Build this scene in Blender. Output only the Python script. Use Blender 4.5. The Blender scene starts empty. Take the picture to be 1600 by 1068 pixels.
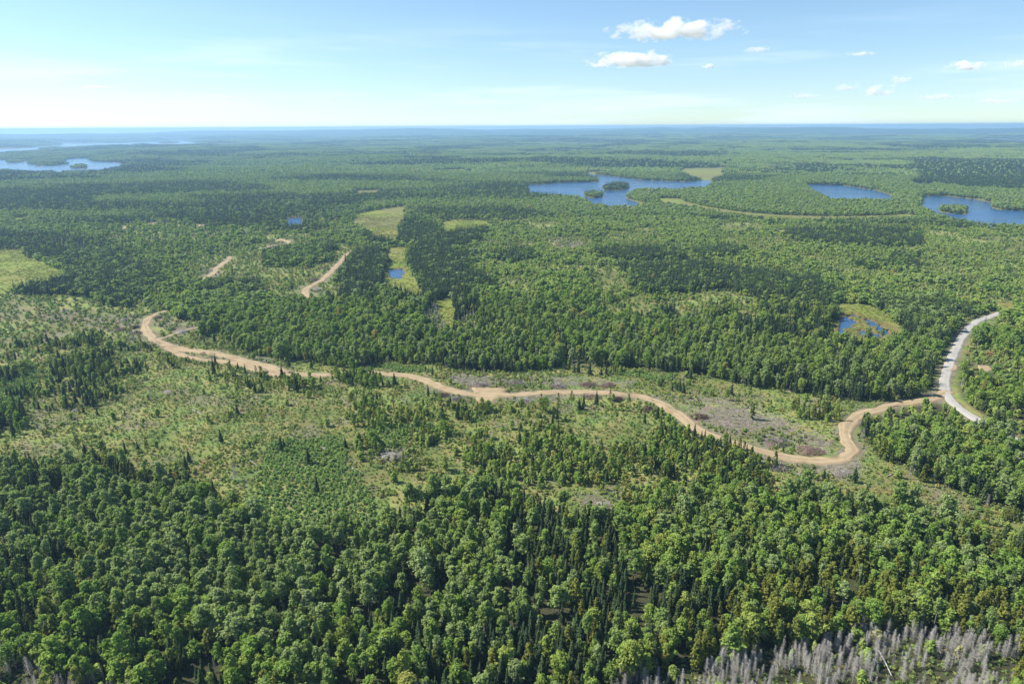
import bpy, math, random
import numpy as np
from mathutils import Matrix, Vector

random.seed(7)
RNG = np.random.default_rng(7)
scn = bpy.context.scene
COL = scn.collection
rad = math.radians

# ------------------------------------------------------------------ camera
CAM_H = 130.0            # metres above the land
EARTH = 1500e3            # radius of the curved ground sheet
FPX = 1600 * 24.0 / 36.0 # focal length in photograph pixels (24 mm lens)
PITCH = rad(17.5)
ROLL = rad(-0.29)
fw = np.array([0, math.cos(PITCH), -math.sin(PITCH)])
rt0 = np.array([1.0, 0, 0]); up0 = np.array([0, math.sin(PITCH), math.cos(PITCH)])
rt = rt0 * math.cos(ROLL) + up0 * math.sin(ROLL)
up = -rt0 * math.sin(ROLL) + up0 * math.cos(ROLL)
cam_d = bpy.data.cameras.new('camera'); cam = bpy.data.objects.new('camera', cam_d); COL.objects.link(cam)
cam_d.lens = 24; cam_d.sensor_width = 36; cam_d.clip_start = 1; cam_d.clip_end = 80000
M = Matrix.Identity(4)
for i in range(3):
    M[i][0] = rt[i]; M[i][1] = up[i]; M[i][2] = -fw[i]
M[2][3] = CAM_H
cam.matrix_world = M
scn.camera = cam

# ------------------------------------------------------------------ sky, sun, exposure
SUN_EL, SUN_AZ = rad(46), rad(-76)      # azimuth from +Y, towards -X (left, a little ahead)
sun_dir = Vector((math.sin(SUN_AZ) * math.cos(SUN_EL), math.cos(SUN_AZ) * math.cos(SUN_EL), math.sin(SUN_EL)))
sl = bpy.data.lights.new('sun', 'SUN'); so = bpy.data.objects.new('sun', sl); COL.objects.link(so)
sl.energy = 4.6; sl.angle = rad(0.5); sl.color = (1.0, 0.95, 0.87)
so.rotation_euler = sun_dir.to_track_quat('Z', 'Y').to_euler()
world = bpy.data.worlds.new('World'); scn.world = world; world.use_nodes = True
nt = world.node_tree; nt.nodes.clear()
def N(nt, typ, **kw):
    n = nt.nodes.new(typ)
    for k, v in kw.items():
        if k == 'ins':
            for a, b in v.items(): n.inputs[a].default_value = b
        else: setattr(n, k, v)
    return n
L = lambda nt, a, b: nt.links.new(a, b)
wo = N(nt, 'ShaderNodeOutputWorld'); bg = N(nt, 'ShaderNodeBackground', ins={'Strength': 0.085})
sky = N(nt, 'ShaderNodeTexSky', sky_type='NISHITA', sun_disc=False, sun_elevation=SUN_EL, sun_rotation=SUN_AZ,
        altitude=300, air_density=1.0, dust_density=0.25, ozone_density=1.6)
tc = N(nt, 'ShaderNodeTexCoord')
mp = N(nt, 'ShaderNodeMapping', ins={'Location': (0, 0, 0.02)})
L(nt, tc.outputs['Generated'], mp.inputs['Vector']); L(nt, mp.outputs['Vector'], sky.inputs['Vector'])
# thin high cloud: streaks low over the horizon, all round the sky
ms = N(nt, 'ShaderNodeMapping', ins={'Scale': (3.0, 3.0, 34.0), 'Location': (1.3, 0.4, 0.7)})
L(nt, tc.outputs['Generated'], ms.inputs['Vector'])
nz = N(nt, 'ShaderNodeTexNoise', ins={'Scale': 1.0, 'Detail': 6.0, 'Roughness': 0.55})
L(nt, ms.outputs['Vector'], nz.inputs['Vector'])
r1 = N(nt, 'ShaderNodeMapRange', interpolation_type='SMOOTHSTEP', ins={'From Min': 0.45, 'From Max': 0.70, 'To Min': 0, 'To Max': 0.75})
L(nt, nz.outputs['Fac'], r1.inputs['Value'])
sx = N(nt, 'ShaderNodeSeparateXYZ'); L(nt, tc.outputs['Generated'], sx.inputs['Vector'])
r2 = N(nt, 'ShaderNodeMapRange', interpolation_type='SMOOTHSTEP', ins={'From Min': 0.03, 'From Max': 0.15, 'To Min': 1, 'To Max': 0.0})
L(nt, sx.outputs['Z'], r2.inputs['Value'])
mu = N(nt, 'ShaderNodeMath', operation='MULTIPLY'); L(nt, r1.outputs['Result'], mu.inputs[0]); L(nt, r2.outputs['Result'], mu.inputs[1])
mx = N(nt, 'ShaderNodeMix', data_type='RGBA'); L(nt, mu.outputs[0], mx.inputs['Factor'])
L(nt, sky.outputs[0], mx.inputs['A']); mx.inputs['B'].default_value = (7.2, 7.6, 8.2, 1)
tint = N(nt, 'ShaderNodeMix', data_type='RGBA', blend_type='MULTIPLY', ins={'Factor': 1.0}); tint.inputs['B'].default_value = (0.90, 1.01, 1.08, 1); L(nt, mx.outputs['Result'], tint.inputs['A'])
L(nt, tint.outputs['Result'], bg.inputs['Color']); L(nt, bg.outputs[0], wo.inputs[0])
scn.view_settings.view_transform = 'Standard'; scn.view_settings.look = 'None'
scn.view_settings.gamma = 1.0; scn.view_settings.use_curve_mapping = False
scn.view_settings.exposure = 0.85
cy = scn.cycles
cy.max_bounces = 9; cy.diffuse_bounces = 3; cy.glossy_bounces = 2; cy.transmission_bounces = 3
cy.transparent_max_bounces = 8; cy.volume_bounces = 8
cy.use_denoising = True
try: cy.denoiser = 'OPENIMAGEDENOISE'
except Exception: pass

# ------------------------------------------------------------------ numeric helpers
def hash2(ix, iy, s):
    h = (ix.astype(np.int64) * 374761393 + iy.astype(np.int64) * 668265263 + s * 974634777) & 0xffffffff
    h = ((h ^ (h >> 13)) * 1274126177) & 0xffffffff
    h = ((h ^ (h >> 16)) * 2246822519) & 0xffffffff
    return ((h ^ (h >> 15)) & 0xffffff) / float(0xffffff)
def vnoise(x, y, s=0):
    ix = np.floor(x); iy = np.floor(y); fx = x - ix; fy = y - iy
    fx = fx * fx * (3 - 2 * fx); fy = fy * fy * (3 - 2 * fy)
    a = hash2(ix, iy, s); b = hash2(ix + 1, iy, s); c = hash2(ix, iy + 1, s); d = hash2(ix + 1, iy + 1, s)
    return (a + (b - a) * fx) * (1 - fy) + (c + (d - c) * fx) * fy
def fbm(x, y, s=0, o=4):
    t = 0; a = 0.5
    for k in range(o):
        t = t + a * vnoise(x * 2 ** k + 17.3 * k, y * 2 ** k - 9.1 * k, s + k); a *= 0.5
    return t / (1 - 0.5 ** o)
def sstep(a, b, x):
    t = np.clip((x - a) / (b - a), 0, 1); return t * t * (3 - 2 * t)
def warp(x, y, k=1.0):
    r = np.hypot(x, y); A = np.clip(r * 0.022, 3, 80) * k; f = np.clip(r * 0.05, 14, 260)
    # quantise the wavelength so that the noise is continuous
    return (x + A * (fbm(x / 28, y / 28, 50, 3) - .5) * 2 * (r < 900) + A * (fbm(x / 120, y / 120, 52, 3) - .5) * 2 * (r >= 900),
            y + A * (fbm(x / 28, y / 28, 51, 3) - .5) * 3 * (r < 900) + A * (fbm(x / 120, y / 120, 53, 3) - .5) * 3 * (r >= 900))

def ray(u, v):
    du = (np.asarray(u, float) - 800) / FPX; dv = (534 - np.asarray(v, float)) / FPX
    d = fw[None] + du[:, None] * rt[None] + dv[:, None] * up[None]
    return d / np.linalg.norm(d, axis=1)[:, None]
def unproj(pts, hfun=None):
    """where the sight line through photograph points meets the land"""
    p = np.asarray(pts, float); d = ray(p[:, 0], p[:, 1])
    h = np.hypot(d[:, 0], d[:, 1]); t = d[:, 2] / h; z0 = CAM_H
    z = np.zeros(len(p)); rr = None
    for it in range(14):
        c = CAM_H - z        # CAM_H + t*r = z - r^2/2R
        A = 1 / (2 * EARTH); disc = np.maximum(t * t - 4 * A * c, 0)
        rr = (-t - np.sqrt(disc)) / (2 * A)
        rr = np.clip(rr, 20, 18000)
        x = d[:, 0] / h * rr; y = d[:, 1] / h * rr
        if hfun is None: break
        z = 0.5 * z + 0.5 * hfun(x, y)
    return np.stack([x, y], 1)
def project(x, y, z):
    v = np.stack([x, y, z - CAM_H], -1); dz = v @ fw
    return 800 + FPX * (v @ rt) / dz, 534 - FPX * (v @ up) / dz

class Poly:
    def __init__(self, px):
        self.p = unproj(px); self.lo = self.p.min(0); self.hi = self.p.max(0)
    def sdf(self, x, y, margin=40.0):
        out = np.full(x.shape, 1e6)
        m = (x > self.lo[0] - margin) & (x < self.hi[0] + margin) & (y > self.lo[1] - margin) & (y < self.hi[1] + margin)
        if not m.any(): return out
        qx = x[m]; qy = y[m]; d2 = np.full(qx.shape, 1e12); ins = np.zeros(qx.shape, bool)
        n = len(self.p)
        for i in range(n):
            a = self.p[i]; b = self.p[(i + 1) % n]; e = b - a
            t = np.clip(((qx - a[0]) * e[0] + (qy - a[1]) * e[1]) / (e @ e + 1e-9), 0, 1)
            d2 = np.minimum(d2, (qx - a[0] - t * e[0]) ** 2 + (qy - a[1] - t * e[1]) ** 2)
            if a[1] != b[1]:
                c = ((a[1] > qy) != (b[1] > qy)) & (qx < (b[0] - a[0]) * (qy - a[1]) / (b[1] - a[1]) + a[0])
                ins ^= c
        out[m] = np.sqrt(d2) * np.where(ins, -1, 1)
        return out
class Line:
    def __init__(self, pts): self.p = pts
    def dist(self, x, y, margin=30.0):
        out = np.full(x.shape, 1e6); p = self.p
        lo = p.min(0) - margin; hi = p.max(0) + margin
        m = np.nonzero((x > lo[0]) & (x < hi[0]) & (y > lo[1]) & (y < hi[1]))[0]
        if not len(m): return out
        d2 = np.full(len(m), 1e12); qx = x[m]; qy = y[m]
        for i in range(len(p) - 1):
            a = p[i]; b = p[i + 1]; e = b - a
            l = np.minimum(a, b) - margin; g = np.maximum(a, b) + margin
            k = np.nonzero((qx > l[0]) & (qx < g[0]) & (qy > l[1]) & (qy < g[1]))[0]
            if not len(k): continue
            t = np.clip(((qx[k] - a[0]) * e[0] + (qy[k] - a[1]) * e[1]) / (e @ e + 1e-9), 0, 1)
            d2[k] = np.minimum(d2[k], (qx[k] - a[0] - t * e[0]) ** 2 + (qy[k] - a[1] - t * e[1]) ** 2)
        out[m] = np.sqrt(d2); return out

# ------------------------------------------------------------------ map of the place (traced on the ground)
LAKES = {
 'long': ('blue lake with two wooded islands beyond the forest', [(823,289),(844,288),(881,286),(935,284.5),(936,280),(903,275),(911,271.5),(948,275),(1002,281),(1070,284.5),(1112,281),(1118,289),(1100,297),(1060,300),(1019,300),(996,299),(984,304),(981,312),(1000,317),(1022,322),(985,327),(958,327),(926,322),(918,316),(892,310),(854,307),(825,305)]),
 'narrow': ('', [(1259,288),(1316,289.7),(1370,298),(1396,307.6),(1390,317),(1357,316),(1327,317),(1300,316),(1282,308),(1265,301)]),
 'wide': ('', [(1441,306),(1485,306.6),(1526,311.6),(1549,316.7),(1549,325),(1566,328.5),(1600,330),(1720,330),(1720,360),(1600,357),(1566,356),(1530,354),(1495,347),(1460,338),(1441,328)]),
 'left': ('', [(-120,250),(0,249.5),(48,250),(55,254),(95,253),(110,248),(150,246),(140,252),(185,254),(194,259),(175,266),(150,270),(90,271),(40,270),(0,268),(-120,268)]),
 'far': ('', [(-140,234),(0,232),(45,231),(60,229),(92,227.5),(95,224),(180,223.5),(230,222),(285,219.8),(315,224.5),(300,228),(285,226),(275,230.5),(230,232),(190,229),(170,232),(120,232.5),(60,236),(20,240),(-140,241)]),
 'pond': ('', [(446,341),(471,340),(472,348),(468,354),(452,354)]),
 'creek': ('', [(606,421.5),(632,421),(633,428),(626,437),(612,436)]),
 'tarn': ('', [(1427,287),(1456,287),(1456,292),(1428,292)]),
 'fr1': ('', [(1467,217),(1512,216.5),(1512,218.5),(1467,218.8)]),
 'fr2': ('', [(1528,219),(1640,218.5),(1640,223),(1560,221.5),(1528,220.5)]),
 'fr3': ('', [(1555,226),(1640,225),(1640,228.5),(1565,228)]),
 'fr4': ('', [(1487,227.5),(1512,227.3),(1512,229),(1487,229.2)]),
 'fc1': ('', [(775,205.8),(810,205.6),(810,207),(775,207.2)]),
 'fl1': ('', [(352,241.6),(382,241),(382,242.8),(352,243.2)]),
}
ISLANDS = [[(911,304),(925,302),(940,304),(940,308),(926,310),(911,308)], [(939,294),(958,288),(980,290),(981,294),(962,298),(941,298)],
           [(1467,327),(1490,325),(1512,329),(1508,334),(1485,334),(1468,331)], [(114,261),(128,258),(139,260),(138,264),(116,264)],
           [(48,254),(75,250),(101,253),(96,258),(60,259)], [(55,258),(64,258),(64,261),(55,261)],
           [(10,252),(34,251.5),(36,254),(12,254.5)], [(140,249),(168,248),(170,250.5),(142,251.5)], [(250,222.5),(276,221.6),(276,223.4),(252,224)], [(60,232.6),(98,230.4),(98,232.2),(62,234.2)],
           [(168,228),(196,227),(196,229.5),(170,230)], [(210,226),(232,225.2),(230,227.4),(212,227.4)]]
MEADOWS = [
 [(-140,393),(0,392),(38,392),(42,402),(68,411),(76,420),(104,427),(100,440),(60,449),(0,462),(-140,470)],
 [(20,342),(46,339),(44,346),(22,352)],
 [(560,335),(590,329),(635,322),(632,345),(616,360),(626,372),(618,380),(585,374),(563,357),(543,352)],
 [(688,349),(715,345),(762,346),(764,356),(735,362),(700,368),(688,362)],
 [(610,388),(632,386),(634,400),(640,418),(652,440),(664,464),(650,470),(625,458),(596,448),(600,432),(608,415)],
 [(678,472),(704,465),(712,492),(712,515),(702,522),(690,502)],
 [(1032,311),(1062,311),(1070,316),(1092,322),(1160,333),(1220,337),(1296,338.5),(1374,337),(1420,335),(1466,344),(1420,343),(1374,344),(1296,347),(1212,346),(1160,341),(1075,326),(1030,322)],
 [(1068,264),(1140,262),(1132,276),(1115,283),(1082,280),(1067,274)],
 [(1302,477),(1360,478),(1384,492),(1408,516),(1398,534),(1340,540),(1284,528),(1290,508),(1318,500),(1316,488)],
 [(1544,469),(1584,476),(1578,486),(1556,488)],
 [(554,299),(592,297),(590,306),(558,308)],
 [(915,270),(945,268),(945,273),(918,273)],
 [(680,266),(730,265),(730,270),(682,271)],
]
MARSH = [(1308,496),(1334,490),(1350,497),(1368,502),(1396,522),(1380,530),(1330,532),(1306,524)]
lake_polys = {k: Poly(v[1]) for k, v in LAKES.items()}
island_polys = [Poly(p) for p in ISLANDS]
meadow_polys = [Poly(p) for p in MEADOWS]
marsh_poly = Poly(MARSH)

def water_sd(x, y):
    wx, wy = warp(x, y, 0.22)
    s = np.full(x.shape, 1e6)
    for p in lake_polys.values(): s = np.minimum(s, p.sdf(wx, wy, 220))
    for p in island_polys: s = np.maximum(s, -p.sdf(wx, wy, 120) )
    m = marsh_poly.sdf(x, y, 60)
    if (m < 20).any():
        ch = (fbm(x / 10.0, y / 22.0, 77, 3) - 0.53) * 60
        s = np.minimum(s, np.maximum(m + 2, ch))
    return s
def island_sd(x, y):
    s = np.full(x.shape, 1e6)
    for p in island_polys: s = np.minimum(s, p.sdf(x, y, 60))
    return s
def meadow_sd(x, y):
    wx, wy = warp(x, y, 0.3)
    s = np.full(x.shape, 1e6)
    for p in meadow_polys: s = np.minimum(s, p.sdf(wx, wy, 200))
    return s
def land(x, y, ws=None, mdw=None):
    """height of the land above the curved base, and the water distance"""
    x = np.asarray(x, float); y = np.asarray(y, float)
    if ws is None: ws = water_sd(x, y)
    if mdw is None: mdw = meadow_sd(x, y)
    r = np.hypot(x, y)
    near = (fbm(x / 150, y / 150, 3, 4) - 0.5) * 8 * (1 - sstep(700, 1600, r) * .4) + (fbm(x / 23, y / 23, 5, 2) - .5) * 1.3
    far = (fbm(x / 620, y / 420, 9, 4) - 0.40) * 46 * sstep(1400, 3200, r) + (fbm(x / 2400, y / 1500, 12, 3) - 0.42) * 110 * sstep(3000, 8000, r)
    az = np.degrees(np.arctan2(x, y))
    rise = np.clip(150 - np.clip(-az - 4, 0, 40) * 1.1 - np.clip(az - 10, 0, 40) * .8, 30, 150)
    u = near + far + sstep(8000, 16500, r) * (rise + (fbm(x / 1700, y / 2600, 15, 3) - .5) * 50)
    k = sstep(0, 1, np.clip(np.minimum(ws, mdw) / np.clip(r * 0.12, 40, 210), 0, 1))
    z = 0.9 + (np.maximum(u, -3.5) + 3.5) * 0 + u * k
    z = np.where(k < 1, np.maximum(z, 0.9 * np.ones_like(z)), z)
    z = np.where(mdw < 0, np.minimum(z, 0.9), z)
    z = np.where(ws < 0, -1.6, z)
    return z
def ground_z(x, y):
    x = np.asarray(x, float); y = np.asarray(y, float)
    return land(x, y) - (x * x + y * y) / (2 * EARTH)
def at(u, v):
    p = unproj([(u, v)], land)[0]; return float(p[0]), float(p[1]), float(ground_z(p[:1], p[1:2])[0])

def smooth_line(px, step=2.5):
    p = unproj(px, land); out = []
    n = len(p)
    for i in range(n - 1):
        a = p[max(i - 1, 0)]; b = p[i]; c = p[i + 1]; d = p[min(i + 2, n - 1)]
        k = max(2, int(np.hypot(*(c - b)) / step))
        for t in np.arange(k) / k:
            out.append(0.5 * ((2 * b) + (c - a) * t + (2 * a - 5 * b + 4 * c - d) * t * t + (3 * b - a - 3 * c + d) * t ** 3))
    out.append(p[-1]); return np.array(out)
ROADS = {
 'haul': (5.9, [(1480,611),(1462,621),(1440,626),(1405,632),(1372,640),(1343,649),(1325,664),(1322,680),(1330,696),(1333,705),(1318,715),(1292,719),(1255,718),(1210,710),(1160,696),(1110,680),(1080,664),(1062,648),(1040,634),(1010,622),(975,616),(930,613),(890,612),(850,613),(800,617),(750,617),(715,612),(690,605),(660,593),(640,588),(615,585),(580,583),(545,583),(500,586),(452,583),(420,573),(380,563),(340,553),(300,548),(270,542),(246,533),(232,520),(228,506),(236,495),(258,486)]),
 'gravel': (5.2, [(1563,489),(1532,500),(1512,515),(1500,532),(1489,555),(1480,580),(1476,605),(1484,622),(1500,638),(1520,651),(1550,668),(1580,684),(1610,699),(1680,735)]),
 'spur': (6.0, [(563,391),(545,396),(534,408),(520,422),(505,436),(488,446),(477,454),(485,464),(497,472),(508,474),(520,467)]),
 'track': (6.0, [(318,437),(332,428),(338,420),(350,411),(362,401)]),
 'stub': (6.0, [(408,390),(425,384),(440,383),(452,378),(436,374),(430,377)]),
 'lower': (4.6, [(262,543),(290,556),(330,563),(372,568),(410,580),(440,586)]),
 'side': (3.6, [(248,530),(275,522),(300,513),(316,511)]),
}
road_line = {k: smooth_line(v[1]) for k, v in ROADS.items()}
road_obj = {k: Line(v) for k, v in road_line.items()}
PADS = [[(738,612),(792,614),(782,626),(770,633),(752,636),(742,626)], [(1476,570),(1494,576),(1496,583),(1478,586)], [(1527,577),(1545,579),(1550,586),(1530,586)],
        [(305,352),(322,353),(318,359),(306,358)], [(192,356),(207,354),(205,361),(192,363)], [(230,351),(246,347),(246,353),(232,355)]]
pad_poly = [Poly(p) for p in PADS]
def road_sd(x, y):
    s = np.full(x.shape, 1e6)
    for k, l in road_obj.items(): s = np.minimum(s, l.dist(x, y, 34) - ROADS[k][0] / 2)
    for p in pad_poly: s = np.minimum(s, p.sdf(x, y, 34))
    return s
CLEAR = Poly([(-140,452),(0,455),(60,468),(130,467),(195,487),(255,482),(278,500),(330,508),(300,540),(380,551),(455,570),(540,576),(600,566),(680,578),(760,588),(820,586),(900,572),(960,578),(1050,588),(1110,598),(1180,612),(1260,620),(1300,636),(1345,641),(1400,626),(1412,632),(1350,660),(1347,700),(1362,720),(1420,745),(1500,785),(1600,815),(1720,850),(1720,890),(1600,862),(1500,846),(1400,826),(1350,802),(1280,808),(1200,800),(1100,792),(1000,800),(960,815),(900,822),(800,792),(720,788),(640,815),(560,838),(450,842),(400,815),(300,772),(200,748),(100,742),(0,742),(-140,750)])
SLASH = [Poly(p) for p in [
 [(165,488),(225,489),(224,510),(240,532),(230,548),(185,535),(150,512),(60,492),(60,482)], [(238,497),(262,490),(290,505),(322,508),(300,522),(262,524),(240,515)],
 [(380,555),(455,572),(450,580),(395,566)], [(700,594),(780,592),(850,594),(930,596),(990,604),(985,612),(900,609),(800,612),(720,606)],
 [(1050,622),(1110,632),(1170,640),(1240,672),(1300,700),(1290,714),(1200,704),(1120,678),(1075,655)], [(1180,708),(1260,724),(1335,716),(1350,735),(1330,756),(1260,752),(1190,730)],
 [(655,605),(730,620),(735,636),(680,625)], [(790,622),(850,619),(930,619),(930,626),(850,632),(795,634)],
 [(490,432),(520,420),(524,426),(505,445),(520,455),(500,470),(482,462),(482,448)], [(310,425),(340,412),(345,430),(330,442),(308,444)], [(410,380),(460,376),(455,388),(415,394)],
 [(850,372),(890,374),(930,384),(905,392),(868,388)], [(590,703),(640,705),(632,725),(595,725)], [(900,775),(985,770),(990,795),(915,805)]]]

# ------------------------------------------------------------------ ground grid
vs = np.concatenate([np.arange(1330, 450, -2.1), np.arange(450, 201.5, -0.8)])
axis = np.array([[800.0, v] for v in vs])
rows = np.hypot(*unproj(axis).T)
rows = rows[rows < 9000]
rows = np.concatenate([rows, np.geomspace(rows[-1] * 1.02, 24000, 60)])
NC = 800
th = np.linspace(rad(-47), rad(47), NC)
RR, TT = np.meshgrid(rows, th, indexing='ij')
GX = (RR * np.sin(TT)).ravel(); GY = (RR * np.cos(TT)).ravel()
g_ws = water_sd(GX, GY); g_md = meadow_sd(GX, GY)
g_rd = road_sd(GX, GY)
wx_, wy_ = warp(GX, GY, 0.5)
g_cl = CLEAR.sdf(wx_, wy_, 40)
g_sl = np.full(GX.shape, 1e6)
for p in SLASH: g_sl = np.minimum(g_sl, p.sdf(wx_, wy_, 30))
GZ = land(GX, GY, g_ws, g_md) - (GX ** 2 + GY ** 2) / (2 * EARTH)
def mesh_np(name, V, F, mats, mat_idx=None, smooth=False):
    me = bpy.data.meshes.new(name)
    V = np.asarray(V, np.float32); F = np.asarray(F, np.int32)
    me.vertices.add(len(V)); me.vertices.foreach_set('co', V.ravel())
    if len(F):
        k = F.shape[1]
        me.loops.add(F.size); me.loops.foreach_set('vertex_index', F.ravel())
        me.polygons.add(len(F)); me.polygons.foreach_set('loop_start', np.arange(0, F.size, k, dtype=np.int32))
        me.polygons.foreach_set('loop_total', np.full(len(F), k, np.int32))
        if mat_idx is not None: me.polygons.foreach_set('material_index', np.asarray(mat_idx, np.int32))
        me.polygons.foreach_set('use_smooth', np.full(len(F), smooth, bool))
    for m in mats: me.materials.append(m)
    me.update(calc_edges=True); return me
def add(name, me, parent=None, loc=None):
    o = bpy.data.objects.new(name, me); COL.objects.link(o)
    if parent: o.parent = parent
    if loc is not None: o.location = loc
    return o
def tag(o, label=None, cat=None, group=None, kind=None):
    for k, v in (('label', label), ('category', cat), ('group', group), ('kind', kind)):
        if v: o[k] = v
    return o
def empty(name, loc, rz=0, sc=1.0):
    o = bpy.data.objects.new(name, None); COL.objects.link(o); o.location = loc; o.rotation_euler = (0, 0, rz)
    o.scale = (sc, sc, sc) if not hasattr(sc, '__len__') else sc
    o.empty_display_size = 0.5; return o

# ------------------------------------------------------------------ materials
def new_mat(name):
    m = bpy.data.materials.new(name); m.use_nodes = True; m.node_tree.nodes.clear(); return m, m.node_tree
def ramp(nt, fac, stops):
    n = N(nt, 'ShaderNodeValToRGB'); e = n.color_ramp.elements
    while len(e) < len(stops): e.new(0.5)
    for el, (p, c) in zip(e, stops): el.position = p; el.color = (*c, 1)
    L(nt, fac, n.inputs[0]); return n.outputs[0]
def mixc(nt, f, a, b, blend='MIX'):
    n = N(nt, 'ShaderNodeMix', data_type='RGBA', blend_type=blend)
    if hasattr(f, 'links'): L(nt, f, n.inputs['Factor'])
    else: n.inputs['Factor'].default_value = f
    for s, k in ((a, 'A'), (b, 'B')):
        if hasattr(s, 'links'): L(nt, s, n.inputs[k])
        else: n.inputs[k].default_value = (*s, 1)
    return n.outputs['Result']
def math_(nt, op, a, b=0.0):
    n = N(nt, 'ShaderNodeMath', operation=op)
    for i, s in enumerate((a, b)):
        if hasattr(s, 'links'): L(nt, s, n.inputs[i])
        else: n.inputs[i].default_value = s
    return n.outputs[0]
def noise(nt, vec, scale, detail=4, rough=0.55):
    n = N(nt, 'ShaderNodeTexNoise', ins={'Scale': scale, 'Detail': detail, 'Roughness': rough})
    L(nt, vec, n.inputs['Vector']); return n.outputs['Fac']
def mrange(nt, v, a, b, c=0.0, d=1.0):
    n = N(nt, 'ShaderNodeMapRange', interpolation_type='SMOOTHSTEP', ins={'From Min': a, 'From Max': b, 'To Min': c, 'To Max': d})
    L(nt, v, n.inputs['Value']); return n.outputs['Result']
def surf(nt, col, rough=0.9, bump=None, dist=0.2, spec=0.2):
    o = N(nt, 'ShaderNodeOutputMaterial'); b = N(nt, 'ShaderNodeBsdfPrincipled', ins={'Roughness': rough, 'Specular IOR Level': spec})
    if hasattr(col, 'links'): L(nt, col, b.inputs['Base Color'])
    else: b.inputs['Base Color'].default_value = (*col, 1)
    if bump is not None:
        n = N(nt, 'ShaderNodeBump', ins={'Strength': 0.7, 'Distance': dist}); L(nt, bump, n.inputs['Height']); L(nt, n.outputs[0], b.inputs['Normal'])
    L(nt, b.outputs[0], o.inputs['Surface']); return b
def foliage(name, stops, stand=0.35, trans=0.28, seed=0.0, stand_col=None, gain=1.95):
    """leaf colour varies from tree to tree and from stand to stand"""
    m, t = new_mat(name)
    oi = N(t, 'ShaderNodeObjectInfo'); geo = N(t, 'ShaderNodeNewGeometry')
    mp = N(t, 'ShaderNodeMapping', ins={'Location': (seed * 31, seed * 17, 0)}); L(t, oi.outputs['Location'], mp.inputs['Vector'])
    big = noise(t, mp.outputs[0], 0.006, 3); 
    stops = [(p, tuple(q * gain for q in cc)) for p, cc in stops]; stand_col = tuple(q * gain for q in stand_col)
    c = ramp(t, oi.outputs['Random'], stops)
    if stand_col: c = mixc(t, mrange(t, big, 0.45, 0.68, 0, stand), c, stand_col)
    fine = noise(t, geo.outputs['Position'], 0.9, 2)
    v = mrange(t, fine, 0.3, 0.7, 0.72, 1.25)
    h = N(t, 'ShaderNodeHueSaturation'); L(t, c, h.inputs['Color']); L(t, v, h.inputs['Value'])
    d = N(t, 'ShaderNodeBsdfDiffuse'); tr = N(t, 'ShaderNodeBsdfTranslucent'); ms = N(t, 'ShaderNodeMixShader', ins={0: trans})
    L(t, h.outputs[0], d.inputs['Color'])
    tcol = mixc(t, 1.0, h.outputs[0], (1.1, 1.15, 0.55), 'MULTIPLY'); L(t, tcol, tr.inputs['Color'])
    o = N(t, 'ShaderNodeOutputMaterial'); L(t, d.outputs[0], ms.inputs[1]); L(t, tr.outputs[0], ms.inputs[2]); L(t, ms.outputs[0], o.inputs[0])
    return m
MAT = {}
MAT['aspen'] = foliage('aspen_leaf', [(0, (0.108, 0.152, 0.042)), (0.45, (0.136, 0.176, 0.060)), (0.8, (0.158, 0.192, 0.082)), (1, (0.128, 0.182, 0.042))], 0.6, 0.38, 1, (0.12, 0.17, 0.036))
MAT['birch'] = foliage('birch_leaf', [(0, (0.104, 0.162, 0.034)), (0.6, (0.134, 0.190, 0.040)), (0.97, (0.165, 0.195, 0.046)), (1, (0.20, 0.17, 0.05))], 0.6, 0.38, 2, (0.14, 0.165, 0.036))
MAT['spruce'] = foliage('spruce_needle', [(0, (0.042, 0.068, 0.030)), (0.5, (0.056, 0.084, 0.034)), (1, (0.074, 0.102, 0.038))], 0.5, 0.15, 3, (0.05, 0.078, 0.046), 1.05)
MAT['cedar'] = foliage('cedar_needle', [(0, (0.105, 0.120, 0.024)), (0.5, (0.135, 0.140, 0.028)), (1, (0.095, 0.125, 0.028))], 0.5, 0.25, 4, (0.075, 0.105, 0.032), 1.6)
MAT['young'] = foliage('sapling_leaf', [(0, (0.122, 0.168, 0.044)), (0.5, (0.158, 0.200, 0.052)), (0.97, (0.19, 0.21, 0.062)), (1, (0.22, 0.18, 0.06))], 0.6, 0.36, 5, (0.15, 0.19, 0.05), 2.3)
MAT['shrub'] = foliage('shrub_leaf', [(0, (0.095, 0.145, 0.038)), (0.45, (0.135, 0.175, 0.048)), (0.9, (0.175, 0.185, 0.058)), (0.985, (0.19, 0.16, 0.06)), (1, (0.21, 0.11, 0.05))], 0.4, 0.25, 6, (0.10, 0.15, 0.04), 1.8)
MAT['fern'] = foliage('bracken_frond', [(0, (0.085, 0.135, 0.038)), (1, (0.11, 0.155, 0.046))], 0.3, 0.25, 7, (0.10, 0.145, 0.04), 2.1)
def bark(name, a, b, sc=3.0):
    m, t = new_mat(name); g = N(t, 'ShaderNodeNewGeometry'); oi = N(t, 'ShaderNodeObjectInfo')
    f = noise(t, g.outputs['Position'], sc, 3); f = math_(t, 'ADD', math_(t, 'MULTIPLY', f, 0.6), math_(t, 'MULTIPLY', oi.outputs['Random'], 0.45))
    surf(t, ramp(t, f, [(0.25, a), (0.75, b)]), 0.9); MAT[name] = m
bark('pale_bark', (0.20, 0.19, 0.16), (0.42, 0.40, 0.35))
bark('dark_bark', (0.07, 0.055, 0.042), (0.15, 0.12, 0.095))
bark('dead_wood', (0.34, 0.32, 0.285), (0.58, 0.55, 0.49))
bark('weathered_wood', (0.25, 0.22, 0.19), (0.58, 0.53, 0.47), 0.6)
bark('brown_brush', (0.10, 0.065, 0.048), (0.27, 0.19, 0.15), 0.8)
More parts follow.
